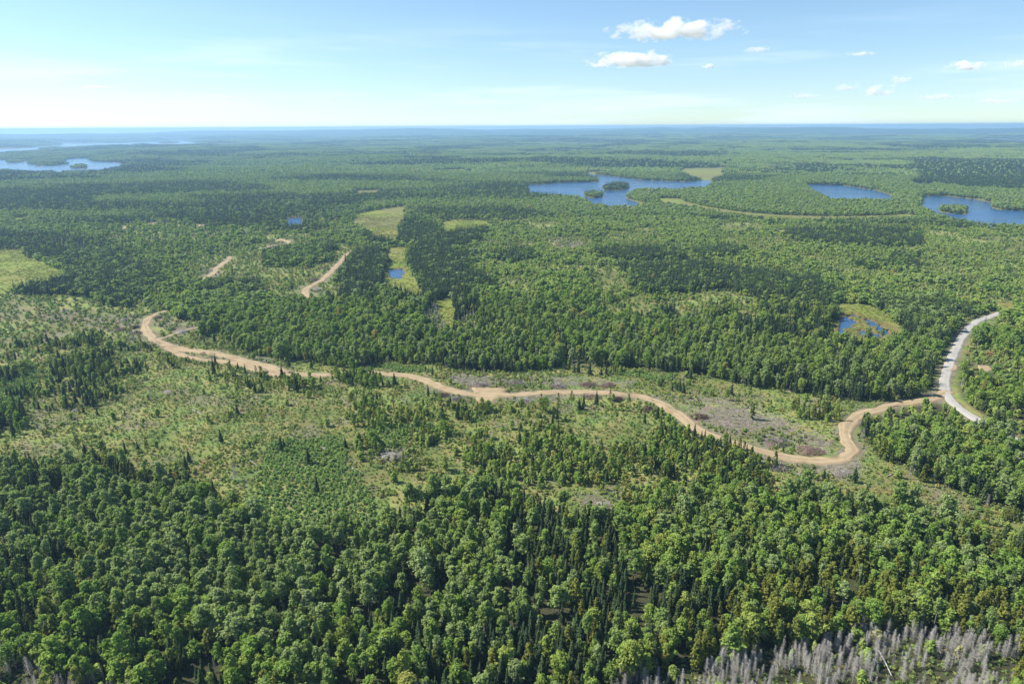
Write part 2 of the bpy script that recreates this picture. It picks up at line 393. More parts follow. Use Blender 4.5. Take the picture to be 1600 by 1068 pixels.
bark('grey_brush', (0.16, 0.145, 0.125), (0.48, 0.445, 0.39), 0.8)
bark('white_log', (0.40, 0.38, 0.34), (0.55, 0.53, 0.49))

m, t = new_mat('land_cover'); MAT['land'] = m
g = N(t, 'ShaderNodeNewGeometry'); P = g.outputs['Position']
def attr(n): a = N(t, 'ShaderNodeAttribute', attribute_name=n); return a.outputs['Fac']
n1 = noise(t, P, 0.035, 4); n2 = noise(t, P, 0.22, 5, 0.65); n3 = noise(t, P, 1.3, 4, 0.7); n4 = noise(t, P, 0.075, 5, 0.65)
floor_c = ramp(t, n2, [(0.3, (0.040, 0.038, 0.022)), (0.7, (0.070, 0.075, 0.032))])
op = ramp(t, n4, [(0.30, (0.095, 0.165, 0.040)), (0.42, (0.150, 0.200, 0.050)), (0.52, (0.205, 0.220, 0.064)), (0.58, (0.235, 0.195, 0.075)), (0.63, (0.170, 0.195, 0.056)), (0.72, (0.105, 0.160, 0.043))])
op = mixc(t, mrange(t, n2, 0.52, 0.68), op, (0.115, 0.140, 0.050))
op = mixc(t, mrange(t, n3, 0.56, 0.68, 0, 0.7), op, (0.25, 0.215, 0.16))
op = mixc(t, mrange(t, n1, 0.60, 0.72, 0, 0.6), op, (0.16, 0.105, 0.05))
bigv = mrange(t, noise(t, P, 0.018, 3), 0.35, 0.65, 0.72, 1.22)
hsv = N(t, 'ShaderNodeHueSaturation'); L(t, op, hsv.inputs['Color']); L(t, bigv, hsv.inputs['Value']); op = hsv.outputs[0]
md = ramp(t, noise(t, P, 0.011, 6, 0.6), [(0.30, (0.130, 0.195, 0.032)), (0.5, (0.195, 0.220, 0.038)), (0.68, (0.21, 0.175, 0.055))])
md = mixc(t, mrange(t, n2, 0.45, 0.7, 0, 0.5), md, (0.13, 0.17, 0.045))
ba = ramp(t, n3, [(0.25, (0.10, 0.08, 0.06)), (0.5, (0.185, 0.15, 0.115)), (0.75, (0.32, 0.275, 0.23))])
ba = mixc(t, mrange(t, n2, 0.46, 0.6, 0, 0.85), ba, (0.12, 0.125, 0.055))
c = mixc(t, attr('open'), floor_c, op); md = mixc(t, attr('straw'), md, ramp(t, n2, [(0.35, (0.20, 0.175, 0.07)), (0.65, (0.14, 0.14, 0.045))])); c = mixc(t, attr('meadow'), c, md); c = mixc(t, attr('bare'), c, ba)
c = mixc(t, attr('shore'), c, (0.15, 0.095, 0.042))
c = mixc(t, attr('canopy'), c, ramp(t, noise(t, P, 0.004, 5, 0.6), [(0.35, (0.025, 0.04, 0.018)), (0.65, (0.05, 0.075, 0.025))]))
surf(t, c, 0.95, math_(t, 'ADD', n2, math_(t, 'MULTIPLY', n3, 0.35)), 0.9, 0.1)

def road_mat(name, a, b, cst):
    m, t = new_mat(name); g = N(t, 'ShaderNodeNewGeometry'); P = g.outputs['Position']
    f = noise(t, P, 0.25, 5, 0.6); f2 = noise(t, P, 2.2, 3)
    ac = N(t, 'ShaderNodeAttribute', attribute_name='across').outputs['Fac']
    w = N(t, 'ShaderNodeMath', operation='PINGPONG'); L(t, math_(t, 'ABSOLUTE', ac), w.inputs[0]); w.inputs[1].default_value = 0.5
    rut = mrange(t, math_(t, 'ABSOLUTE', math_(t, 'SUBTRACT', math_(t, 'ABSOLUTE', ac), 0.42)), 0.05, 0.2, 0.55, 0)
    c = ramp(t, f, [(0.3, a), (0.7, b)]); c = mixc(t, rut, c, cst)
    c = mixc(t, mrange(t, f2, 0.5, 0.75, 0, 0.4), c, a)
    c = mixc(t, mrange(t, noise(t, P, 0.06, 4, 0.7), 0.52, 0.66, 0, 0.45), c, tuple(q * .72 for q in a))
    surf(t, c, 0.95, f2, 0.08, 0.1); MAT[name] = m
road_mat('tan_gravel', (0.28, 0.205, 0.115), (0.375, 0.285, 0.17), (0.43, 0.345, 0.22))
road_mat('white_gravel', (0.33, 0.31, 0.27), (0.39, 0.37, 0.33), (0.42, 0.40, 0.365))
m, t = new_mat('lake_water'); MAT['water'] = m
g = N(t, 'ShaderNodeNewGeometry'); mpw = N(t, 'ShaderNodeMapping', ins={'Scale': (0.35, 1.0, 1.0)}); L(t, g.outputs['Position'], mpw.inputs[0])
w1 = noise(t, mpw.outputs[0], 0.5, 3, 0.6); w2 = noise(t, mpw.outputs[0], 0.012, 3)
b = surf(t, (0.025, 0.085, 0.19), 0.12, w1, 0.8, 0.5); b.inputs['IOR'].default_value = 1.33
L(t, mrange(t, w2, 0.4, 0.62, 0.09, 0.24), b.inputs['Roughness'])
m, t = new_mat('outcrop_rock'); MAT['rock'] = m
g = N(t, 'ShaderNodeNewGeometry'); f = noise(t, g.outputs['Position'], 0.7, 5, 0.65)
surf(t, ramp(t, f, [(0.3, (0.13, 0.12, 0.10)), (0.55, (0.22, 0.20, 0.17)), (0.75, (0.30, 0.275, 0.235))]), 0.9, f, 0.3)
m, t = new_mat('turned_soil'); MAT['soil'] = m
g = N(t, 'ShaderNodeNewGeometry'); f = noise(t, g.outputs['Position'], 0.8, 5, 0.65)
surf(t, ramp(t, f, [(0.3, (0.11, 0.07, 0.048)), (0.7, (0.24, 0.17, 0.125))]), 0.95, f, 0.4)

# ------------------------------------------------------------------ ground and water sheets
nr = len(rows); idx = np.arange(nr * NC).reshape(nr, NC)
GF = np.stack([idx[:-1, :-1], idx[:-1, 1:], idx[1:, 1:], idx[1:, :-1]], -1).reshape(-1, 4)
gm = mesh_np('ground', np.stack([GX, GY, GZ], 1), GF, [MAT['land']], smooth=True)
rr_ = np.hypot(GX, GY)
def set_attr(me, n, v):
    a = me.attributes.new(n, 'FLOAT', 'POINT'); a.data.foreach_set('value', np.asarray(v, np.float32))
regen_a = fbm(GX / 90, GY / 90, 31, 3)
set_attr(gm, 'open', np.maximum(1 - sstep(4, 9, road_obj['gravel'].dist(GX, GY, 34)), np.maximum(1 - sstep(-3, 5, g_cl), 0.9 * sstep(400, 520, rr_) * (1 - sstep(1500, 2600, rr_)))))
st = np.full(GX.shape, 1e6)
for q in (2, 6, 7, 10, 11, 12): st = np.minimum(st, meadow_polys[q].sdf(GX, GY, 60))
st = np.where(st < 40, .8, 0) * sstep(.3, .5, fbm(GX / 60, GY / 60, 81, 3)); st = np.maximum(st, np.where(meadow_polys[8].sdf(GX, GY, 40) < 20, .7 * sstep(.4, .6, fbm(GX / 14, GY / 14, 83, 3)), 0))
set_attr(gm, 'straw', st)
set_attr(gm, 'meadow', 1 - sstep(-2, 3, g_md))
set_attr(gm, 'bare', np.clip(np.maximum(0.6 * sstep(.60, .70, fbm(GX / 13, GY / 13, 39, 4)) * (g_cl < 0), np.maximum(0.85 * (1 - sstep(0.2, 3.5, g_rd + (fbm(GX / 9, GY / 9, 33, 3) - .45) * 8)), 0.85 * (1 - sstep(-4, 3, g_sl + (fbm(GX / 7, GY / 7, 35, 3) - .44) * 26)))), 0, 1))
set_attr(gm, 'shore', 0.85 * (1 - sstep(0, np.where(marsh_poly.sdf(GX, GY, 60) < 15, 9.0, 4.0), g_ws)))
set_attr(gm, 'canopy', sstep(9000, 11000, rr_))
ground = tag(add('ground', gm), kind='structure')
gq = g_ws.reshape(nr, NC)
names = {'long': 'lake', 'marsh': 'marsh_water', 'pond': 'pond_water'}
wet_any = (gq < 0)
cell = wet_any[:-1, :-1] | wet_any[:-1, 1:] | wet_any[1:, 1:] | wet_any[1:, :-1]
c2 = cell.copy()
c2[1:] |= cell[:-1]; c2[:-1] |= cell[1:]; c2[:, 1:] |= c2[:, :-1].copy(); c2[:, :-1] |= c2[:, 1:].copy()
owner = np.full(GX.shape, -1); best = np.full(GX.shape, 1e9)
wl = list(lake_polys.items()) + [('marsh', marsh_poly)]
for i, (k, p) in enumerate(wl):
    s = p.sdf(GX, GY, 250); q = s < best; owner[q] = i; best[q] = s[q]
oc = owner.reshape(nr, NC)[:-1, :-1]
for i, (k, p) in enumerate(wl):
    sel = (c2 & (oc == i)).ravel()
    if not sel.any(): continue
    F = GF[sel]; used, inv = np.unique(F, return_inverse=True)
    V = np.stack([GX[used], GY[used], -(GX[used] ** 2 + GY[used] ** 2) / (2 * EARTH)], 1)
    nm = 'lake_water' if k in ('long', 'narrow', 'wide', 'left', 'far') else ('marsh_water' if k == 'marsh' else 'pond_water')
    tag(add(nm, mesh_np(nm, V, inv.reshape(F.shape), [MAT['water']], smooth=True)), kind='structure')

# ------------------------------------------------------------------ roads
def build_road(name, key, mat):
    w = ROADS[key][0]; p = road_line[key]
    tan = np.gradient(p, axis=0); tan /= np.linalg.norm(tan, axis=1)[:, None] + 1e-9
    nrm = np.stack([tan[:, 1], -tan[:, 0]], 1); K = 11; a = np.linspace(-1, 1, K)
    s = np.concatenate([[0], np.cumsum(np.hypot(*np.diff(p, axis=0).T))])
    V = []; A = []
    for side_i, ai in enumerate(a):
        jig = (fbm(s / 5.0, np.full(len(s), 3.0 + (ai > 0) * 40), 61, 3) - .5) * (1.3 if key == 'gravel' else 3.0) * (abs(ai) > 0.5)
        q = p + nrm * ((w / 2) * ai + np.sign(ai) * jig)[:, None]
        z = ground_z(q[:, 0], q[:, 1]) + (0.42 - 0.5 * abs(ai) ** 6) - 0.05 * np.exp(-((abs(ai) - .42) / .12) ** 2)
        V.append(np.stack([q[:, 0], q[:, 1], z], 1)); A.append(np.full(len(s), ai))
    n = len(s); V = np.stack(V, 1).reshape(-1, 3); A = np.stack(A, 1).ravel()
    ii = np.arange(n * K).reshape(n, K)
    F = np.stack([ii[:-1, :-1], ii[:-1, 1:], ii[1:, 1:], ii[1:, :-1]], -1).reshape(-1, 4)
    me = mesh_np(name, V, F, [MAT[mat]], smooth=True); set_attr(me, 'across', A)
    return tag(add(name, me), kind='structure')
build_road('gravel_road', 'gravel', 'white_gravel')
for k in ('haul', 'spur', 'track', 'stub', 'lower', 'side'): build_road('dirt_road', k, 'tan_gravel')
for i, pp in enumerate(pad_poly):
    c = pp.p.mean(0); V = [(c[0], c[1])]; n = 40; ring = []
    P2 = np.concatenate([pp.p, pp.p[:1]]); d = np.concatenate([[0], np.cumsum(np.hypot(*np.diff(P2, axis=0).T))])
    q = np.stack([np.interp(np.linspace(0, d[-1], n, endpoint=False), d, P2[:, j]) for j in (0, 1)], 1)
    jr = RNG.uniform(.82, 1.2, (n, 1)); jr = (jr + np.roll(jr, 1, 0)) / 2
    allp = [c[None]] + [c + (q - c) * f * (jr if f > .6 else 1) for f in (0.35, 0.7, 1.0, 1.12)]
    V = np.concatenate(allp); z = ground_z(V[:, 0], V[:, 1]) + 0.3; z[-n:] -= 0.6
    F = [[0, 1 + j, 1 + (j + 1) % n, 1 + (j + 1) % n] for j in range(n)]
    bm_f = [(0, 1 + j, 1 + (j + 1) % n) for j in range(n)]
    for k in range(3):
        for j in range(n):
            a0 = 1 + k * n + j; a1 = 1 + k * n + (j + 1) % n; bm_f.append((a0, a0 + n, a1 + n)); bm_f.append((a0, a1 + n, a1))
    me = mesh_np('bare_sand', np.column_stack([V, z]), np.array(bm_f), [MAT['tan_gravel']], smooth=True); set_attr(me, 'across', np.zeros(len(V)))
    tag(add('bare_ground', me), kind='structure')

# ------------------------------------------------------------------ tree meshes
class MB:
    def __init__(s): s.V = []; s.F = []; s.M = []; s.n = 0
    def quads(s, Q, mi):             # Q: (k,4,3)
        k = len(Q); s.V.append(Q.reshape(-1, 3)); s.F.append(np.arange(k * 4).reshape(k, 4) + s.n); s.M.append(np.full(k, mi)); s.n += 4 * k
    def tube(s, a, b, r0, r1, mi, k=5):
        a = np.array(a, float); b = np.array(b, float); d = b - a; d /= np.linalg.norm(d) + 1e-9
        u = np.cross(d, [0, 0, 1.0] if abs(d[2]) < .9 else [1.0, 0, 0]); u /= np.linalg.norm(u); v = np.cross(d, u)
        an = np.arange(k) / k * 2 * math.pi; c = np.cos(an)[:, None] * u + np.sin(an)[:, None] * v
        s.V.append(np.concatenate([a + c * r0, b + c * r1])); j = np.arange(k); j2 = (j + 1) % k
        s.F.append(np.stack([j, j2, j2 + k, j + k], 1) + s.n); s.M.append(np.full(k, mi)); s.n += 2 * k
    def mesh(s, name, mats, only=None):
        V = np.concatenate(s.V); F = np.concatenate(s.F); Mi = np.concatenate(s.M)
        if only is not None:
            F = F[Mi == only]; u, inv = np.unique(F, return_inverse=True); return mesh_np(name, V[u], inv.reshape(F.shape), [mats[only]])
        return mesh_np(name, V, F, mats, Mi)
def unit(v): return v / (np.linalg.norm(v, axis=-1, keepdims=True) + 1e-9)
def leaf_quads(P, Nrm, size, rng, asp=1.0):
    k = len(P); r = unit(rng.normal(size=(k, 3))); u = unit(np.cross(Nrm, r)); v = np.cross(Nrm, u)
    sz = size * rng.uniform(.65, 1.35, (k, 1)); u = u * sz; v = v * sz * asp
    sk = rng.uniform(-.35, .35, (k, 1))
    return np.stack([P - u - v, P + u * .8 - v * (.6 + sk), P + u + v, P - u * (.7 - sk) + v * .9], 1)
def clump(mb, c, rad3, n, size, rng, mi=1, jit=0.6):
    d = unit(rng.normal(size=(n, 3)) + np.array([0, 0, .35])); P = c + d * rad3 * rng.uniform(.4, 1.35, (n, 1))
    mb.quads(leaf_quads(P, unit(d + np.array([0, 0, .55]) + rng.normal(size=(n, 3)) * jit), size, rng), mi)
def leafy(seed, H=12.0, W=2.3, near=True, cb=0.35, topness=0.9):
    rng = np.random.default_rng(seed); mb = MB()
    lean = rng.normal(size=2) * .03 * H; tip = np.array([lean[0], lean[1], H * .9])
    if near:
        mb.tube((0, 0, -.6), tip * .5, .17, .12, 0, 6); mb.tube(tip * .5, tip, .12, .04, 0, 5)
        nc, nl, ls = 62, 26, .215
    else: mb.tube((0, 0, -.6), tip * .8, .16, .08, 0, 3); nc, nl, ls = 15, 9, .62 * min(1, .2 + H / 11)
    for i in range(nc):
        f = rng.random() ** .8; z = H * (cb + (1 - cb) * f); 
        prof = math.sin(math.pi * min(1, .18 + .80 * ((z / H - cb) / (1 - cb)))) ** .7
        a = rng.uniform(0, 2 * math.pi); rr = W * prof * math.sqrt(rng.random()) * .85 * (1 + .45 * math.sin(2 * a + seed) * math.sin(z * 1.3 + seed))
        c = np.array([math.cos(a) * rr, math.sin(a) * rr, z * .97]) + np.append(lean, 0) * (z / H)
        if near and i % 3 == 0: mb.tube(tip * (z / H * .75), c, .05, .02, 0, 3)
        s = rng.uniform(.35, 1.15) * W * (.30 if near else .44)
        clump(mb, c, np.array([s, s, s * .8]), nl, ls, rng)
    return mb
def spruce(seed, H=12.0, W=1.55, near=True, gap=0.0):
    rng = np.random.default_rng(seed); mb = MB()
    if near: mb.tube((0, 0, -.6), (0, 0, H * .96), .16, .02, 0, 5)
    else: mb.tube((0, 0, -.6), (0, 0, H * .5), .15, .08, 0, 3)
    nt_ = 26 if near else 9; Q = []
    base = .08 + .12 * rng.random()
    for i in range(nt_):
        f = (i + rng.uniform(-.3, .3)) / nt_; f = min(max(f, 0), .985); z = H * (base + (1 - base) * f)
        R = W * (1 - f) ** .95 * rng.uniform(.75, 1.2) + .12
        k = (8 if f < .6 else 6) if near else 5
        off = rng.uniform(0, 6.28)
        for j in range(k):
            if rng.random() < gap: continue
            a = off + j * 2 * math.pi / k + rng.uniform(-.35, .35); Rj = R * rng.uniform(.7, 1.15)
            d = np.array([math.cos(a), math.sin(a), 0]); s_ = np.array([-d[1], d[0], rng.uniform(-.7, .7)])
            w = (.30 if near else .62) * (0.35 + .65 * min(1, R))
            p0 = np.array([0, 0, z]) + d * .05; p1 = p0 + d * Rj * .55 + np.array([0, 0, -.12 * Rj]); p2 = p0 + d * Rj + np.array([0, 0, -.38 * Rj])
            Q.append([p0 - s_ * w * .6, p0 + s_ * w * .6, p1 + s_ * w, p1 - s_ * w]); Q.append([p1 - s_ * w, p1 + s_ * w, p2 + s_ * w * .3, p2 - s_ * w * .3])
            if near:
                hang = np.array([0, 0, -.45 * w / .3])
                Q.append([p0 * .4 + p1 * .6, p2, p2 + hang * .4, p1 + hang])
    tpz = np.array([0, 0, H]); Q.append([tpz + [-.03, 0, 0], tpz + [.03, 0, 0], tpz + [.10, .03, -1.0], tpz + [-.10, -.03, -1.0]])
    mb.quads(np.array(Q, float), 1); return mb
def cedar(seed, H=11.0, W=2.0, near=True):
    rng = np.random.default_rng(seed); mb = MB(); mb.tube((0, 0, -.6), (0, 0, H * .8), .18, .05, 0, 5 if near else 3)
    nc, nl, ls = (72, 20, .2) if near else (16, 9, .55)
    for i in range(nc):
        f = rng.random() ** 1.15; z = H * (.1 + .88 * f); R = W * (1 - f) ** .62 * min(1, .55 + 2.2 * f)
        a = rng.uniform(0, 6.283); rr = R * rng.uniform(.35, .95); s = rng.uniform(.5, .9) * (.62 if near else 1.0)
        clump(mb, np.array([math.cos(a) * rr, math.sin(a) * rr, z]), np.array([s * .8, s * .8, s]), nl, ls, rng)
    return mb
def pine(seed, H=10.0, near=True):
    rng = np.random.default_rng(seed); mb = MB(); mb.tube((0, 0, -.6), (0, 0, H * .97), .15, .03, 0, 5)
    for i in range(26 if near else 10):
        f = rng.random() ** .7; z = H * (.35 + .62 * f); R = 1.5 * (1 - f) ** .5; a = rng.uniform(0, 6.283); rr = R * rng.uniform(.3, 1)
        c = np.array([math.cos(a) * rr, math.sin(a) * rr, z]); mb.tube((0, 0, z - .3), c, .04, .015, 0, 3)
        clump(mb, c, np.array([.5, .5, .35]), 12 if near else 6, .2 if near else .45, rng)
    return mb
def snag(seed, H=9.0, near=True, dens=1.0):
    rng = np.random.default_rng(seed); mb = MB(); ln = rng.normal(size=2) * .025 * H; tip = np.array([ln[0], ln[1], H])
    mb.tube((0, 0, -.6), tip * .5, .085, .06, 0, 5); mb.tube(tip * .5, tip, .06, .015, 0, 4); Q = []
    n = int((190 if near else 36) * dens)
    for i in range(n):
        f = .12 + .86 * rng.random(); p = tip * f; a = rng.uniform(0, 6.283); l = (1.5 * (1 - f) ** .7 + .2) * rng.uniform(.5, 1.1)
        d = np.array([math.cos(a), math.sin(a), rng.uniform(-.25, .35)]); e = p + d * l; w = .022 if near else .07
        for s_ in (np.array([0, 0, w]), np.array([-d[1] * w, d[0] * w, 0])): Q.append([p - s_, p + s_, e + s_ * .5, e - s_ * .5])
        if near:
            for q in range(2):
                b0 = p + d * l * rng.uniform(.4, .9); e2 = b0 + np.array([*rng.normal(size=2) * .35, rng.uniform(-.15, .3)]); s_ = np.array([0, 0, w * .7]); Q.append([b0 - s_, b0 + s_, e2 + s_ * .4, e2 - s_ * .4])
    mb.quads(np.array(Q, float), 1); return mb
def bush(seed, R=.9, n=5, nl=14, ls=.16, h=1.2):
    rng = np.random.default_rng(seed); mb = MB()
    mb.tube((0, 0, -.2), (0, 0, h * .5), .04, .02, 0, 3)
    for i in range(n):
        a = rng.uniform(0, 6.283); rr = R * rng.random() * .7
        clump(mb, np.array([math.cos(a) * rr, math.sin(a) * rr, h * rng.uniform(.3, .75)]), np.array([.42, .42, .38]) * R * 1.1, nl, ls, rng)
    return mb

KINDS = {  # nominal height, trunk material, crown material, near meshes, far meshes
 'aspen': (12.0, 'pale_bark', 'aspen', [leafy(100 + i, H=10.5 + .6 * (i % 5), W=(1.7, 2.6, 2.1, 2.9, 1.9, 2.4)[i], cb=(.42, .3, .2, .36, .5, .28)[i]) for i in range(6)], [leafy(140 + i, H=9.0, near=False, W=2.6, cb=.30) for i in range(4)]),
 'birch': (11.0, 'pale_bark', 'birch', [leafy(200 + i, H=9.5 + .7 * i, W=(2.0, 2.9, 2.4, 3.1, 2.2)[i], cb=(.24, .15, .34, .2, .3)[i]) for i in range(5)], [leafy(240 + i, H=8.2, near=False, W=2.7, cb=.25) for i in range(4)]),
 'spruce': (12.0, 'dark_bark', 'spruce', [spruce(300 + i, W=1.55 + .22 * (i % 4), gap=.05 * (i % 3)) for i in range(6)], [spruce(340 + i, near=False, W=1.55 + .25 * (i % 2)) for i in range(4)]),
 'cedar': (11.0, 'dark_bark', 'cedar', [cedar(400 + i, H=10 + .5 * i, W=2.1 + .3 * (i % 3)) for i in range(5)], [cedar(440 + i, near=False) for i in range(3)]),
 'dead': (9.0, 'dead_wood', 'dead_wood', [snag(500 + i, dens=.55 + .25 * i) for i in range(6)], [snag(540 + i, near=False) for i in range(3)]),
 'young': (5.0, 'pale_bark', 'young', [leafy(600 + i, H=5, W=1.15 + .15 * (i % 3), cb=.12) for i in range(5)], [leafy(640 + i, H=5, W=1.35, near=False, cb=.12) for i in range(4)]),
 'pine': (10.0, 'dark_bark', 'cedar', [pine(700 + i) for i in range(4)], [pine(740 + i, near=False) for i in range(3)]),
}
KN = list(KINDS)

# ------------------------------------------------------------------ where trees stand
def Z(px, dens, **mix): return (Poly(px), dens, mix)
SP = dict(spruce=.85, aspen=.1, birch=.05); LEAF = dict(aspen=.4, birch=.45, spruce=.15); RG = dict(young=.74, birch=.08, aspen=.04, spruce=.14)
ZONES = [
 Z([(770,350),(980,338),(1200,352),(1440,356),(1720,366),(1720,480),(1560,475),(1460,462),(1300,450),(1180,470),(1040,490),(960,520),(850,505),(770,450),(730,395)], .80, **RG),
 Z([(820,440),(960,430),(985,470),(1000,500),(900,505),(840,480)], .85, young=.5, birch=.35, spruce=.15),
 Z([(840,370),(900,372),(945,388),(900,396),(860,392)], .12, young=.8, spruce=.2),
 Z([(1240,450),(1500,452),(1720,470),(1720,530),(1560,500),(1420,470)], .85, young=.45, birch=.35, spruce=.2),
 Z([(1500,540),(1560,500),(1720,500),(1720,720),(1600,690),(1520,650),(1488,610)], .85, young=.55, birch=.32, aspen=.05, spruce=.08),
 Z([(640,380),(690,376),(730,420),(745,470),(742,516),(716,520),(712,470),(670,468),(650,430)], 1, **SP),
 Z([(552,395),(604,388),(604,440),(590,470),(530,478),(520,472),(530,440)], 1, **SP),
 Z([(610,350),(650,345),(690,362),(680,385),(620,385)], 1, **SP),
 Z([(970,424),(1100,418),(1280,440),(1300,470),(1310,495),(1230,490),(1150,460),(1080,470),(990,460)], 1, spruce=.8, birch=.15, aspen=.05),
 Z([(1190,470),(1310,480),(1300,525),(1260,535),(1200,510)], 1, spruce=.6, birch=.4),
 Z([(1360,474),(1470,470),(1500,505),(1470,540),(1410,535),(1405,512)], 1, spruce=.55, aspen=.3, birch=.15),
 Z([(260,480),(400,462),(560,480),(660,478),(700,520),(640,545),(480,540),(360,532),(290,505)], 1, spruce=.5, birch=.32, aspen=.18),
 Z([(330,530),(470,540),(640,545),(760,540),(960,545),(1100,570),(1060,585),(950,575),(820,582),(680,575),(460,570),(390,550)], .95, aspen=.28, birch=.26, young=.26, spruce=.20),
 Z([(100,395),(220,400),(260,440),(200,480),(110,466),(90,445),(110,428)], 1, spruce=.6, aspen=.3, birch=.1),
 Z([(-140,452),(0,446),(60,440),(106,436),(112,466),(60,474),(0,470),(-140,470)], 1, **SP),
 Z([(-140,372),(0,368),(40,380),(90,390),(110,425),(70,410),(40,396),(-140,394)], 1, **SP),
 Z([(300,400),(420,376),(470,376),(556,390),(520,430),(535,478),(490,482),(440,470),(400,445),(320,446),(280,430)], .06, young=.6, spruce=.3, birch=.1),
 Z([(410,395),(520,385),(520,410),(470,420),(420,415)], .8, spruce=.55, birch=.45),
 Z([(150,352),(330,344),(420,366),(400,376),(300,392),(180,380)], .6, spruce=.35, young=.3, birch=.35),
 Z([(1420,250),(1720,255),(1720,305),(1560,300),(1440,290)], 1, spruce=.9, birch=.1),
 Z([(1350,655),(1470,640),(1500,700),(1640,740),(1720,850),(1600,810),(1420,745),(1362,715)], .95, birch=.5, aspen=.2, spruce=.15, young=.15),
 Z([(940,398),(985,390),(1060,394),(1065,410),(1000,416),(945,412)], 1, spruce=.8, birch=.2),
 Z([(1085,398),(1140,390),(1150,410),(1100,416)], 1, spruce=.75, birch=.25),
 Z([(1230,362),(1345,358),(1440,366),(1450,384),(1340,388),(1240,378)], 1, spruce=.8, birch=.2),
 Z([(1330,410),(1430,404),(1440,418),(1340,422)], 1, spruce=.6, birch=.4),
 Z([(760,398),(830,392),(850,404),(790,414)], 1, spruce=.7, birch=.3),
 Z([(300,346),(450,338),(460,352),(320,360)], 1, spruce=.85, birch=.15),
 Z([(640,332),(800,328),(870,338),(800,346),(660,342)], 1, spruce=.75, birch=.25),
 Z([(480,318),(560,314),(560,324),(490,328)], 1, spruce=.9, birch=.1),
 Z([(0,300),(140,306),(150,326),(0,334),(-140,330),(-140,300)], 1, spruce=.85, aspen=.15),
 Z([(200,296),(420,292),(430,302),(210,308)], 1, spruce=.8, aspen=.2),
 Z([(930,426),(985,432),(990,462),(945,470),(925,450)], .22, young=.9, spruce=.1),
 Z([(1020,470),(1110,466),(1120,482),(1040,488)], .25, young=.9, spruce=.1),
 Z([(1462,622),(1500,636),(1530,658),(1530,684),(1490,684),(1455,655)], .6, young=1.0),
 Z([(1350,655),(1405,634),(1470,622),(1482,636),(1446,662),(1395,676),(1352,694)], .22, young=1.0),
 # near forest
 Z([(-140,742),(120,742),(150,860),(130,900),(60,900),(-140,900)], 1, spruce=.52, aspen=.38, birch=.1),
 Z([(-140,930),(90,930),(200,1000),(420,1040),(420,1100),(-140,1200)], 1, spruce=.55, cedar=.1, birch=.35),
 Z([(120,760),(420,830),(560,850),(620,960),(420,1010),(230,960),(110,850)], 1, aspen=.83, birch=.1, spruce=.07),
 Z([(640,800),(760,790),(800,880),(900,960),(700,1000),(560,940)], 1, aspen=.7, birch=.15, spruce=.15),
 Z([(560,820),(700,800),(640,870),(540,880)], .8, young=.4, aspen=.5, spruce=.1),
 Z([(960,800),(1140,790),(1330,830),(1500,850),(1720,880),(1720,960),(1400,940),(1200,950),(1000,920)], 1, aspen=.28, birch=.42, spruce=.22, cedar=.08),
 Z([(980,1030),(1140,960),(1280,895),(1420,900),(1520,950),(1720,960),(1720,1200),(860,1200)], 1, cedar=.50, birch=.24, spruce=.19, aspen=.07),
 Z([(1540,850),(1720,860),(1720,990),(1600,960),(1530,900)], 1, spruce=.7, birch=.2, cedar=.1),
 Z([(-140,742),(60,735),(110,690),(60,640),(0,640),(-140,620)], .5, spruce=.7, birch=.3),
]
SUB = [ # inside the clearing
 Z([(-140,500),(40,480),(180,490),(250,560),(200,640),(90,650),(-140,640)], .30, young=.62, spruce=.3, pine=.08),
 Z([(62,540),(140,530),(185,560),(170,600),(90,612)], .75, spruce=.65, birch=.35),
 Z([(-140,600),(20,590),(50,640),(20,720),(-140,720)], .6, spruce=.7, birch=.3),
 Z([(250,555),(400,590),(520,600),(600,590),(560,620),(420,620),(300,600)], .20, young=.5, spruce=.3, pine=.2),
 Z([(446,586),(560,586),(616,594),(612,612),(540,614),(455,608)], 1.4, young=.2, spruce=.2, birch=.6),
 Z([(540,630),(700,640),(740,690),(690,770),(610,770),(560,700)], .42, young=.62, pine=.2, birch=.18),
 Z([(660,640),(860,650),(960,690),(1000,750),(900,780),(760,790),(690,760)], .55, young=.62, birch=.16, spruce=.12, pine=.1),
 Z([(850,610),(1000,630),(1080,670),(1040,690),(900,660)], .05, pine=.4, spruce=.3, young=.3),
 Z([(960,700),(1050,668),(1140,700),(1250,745),(1340,760),(1350,800),(1200,805),(1000,805)], .62, spruce=.30, cedar=.15, birch=.22, young=.33),
 Z([(880,580),(1060,592),(1110,600),(1060,622),(1000,605),(900,596)], .18, young=.5, pine=.25, spruce=.25),
 Z([(1090,605),(1260,622),(1310,660),(1300,690),(1240,665),(1130,635)], .26, young=.4, cedar=.25, spruce=.2, birch=.15),
 Z([(1370,740),(1500,785),(1720,850),(1720,890),(1500,846),(1380,810)], .25, cedar=.3, young=.4, spruce=.2, dead=.1),
 Z([(430,690),(540,690),(590,740),(600,815),(440,825),(410,760)], .015, spruce=.6, young=.4),
 Z([(890,760),(990,755),(1010,800),(910,815)], .12, pine=.5, young=.5),
]
DEADZ = [Z([(930,1085),(1000,1054),(1120,1050),(1190,1034),(1260,1014),(1330,1000),(1430,1004),(1500,1016),(1585,1036),(1580,1110),(1520,1250),(930,1250)], 1, dead=.96, young=.04),
         Z([(-140,1040),(60,1044),(150,1056),(205,1085),(180,1250),(-140,1250)], .95, dead=.82, birch=.12, young=.06),
         Z([(672,478),(690,482),(702,520),(680,530),(655,512)], .8, dead=.8, young=.2), Z([(716,496),(745,498),(745,520),(716,524)], .7, dead=.7, young=.3)]

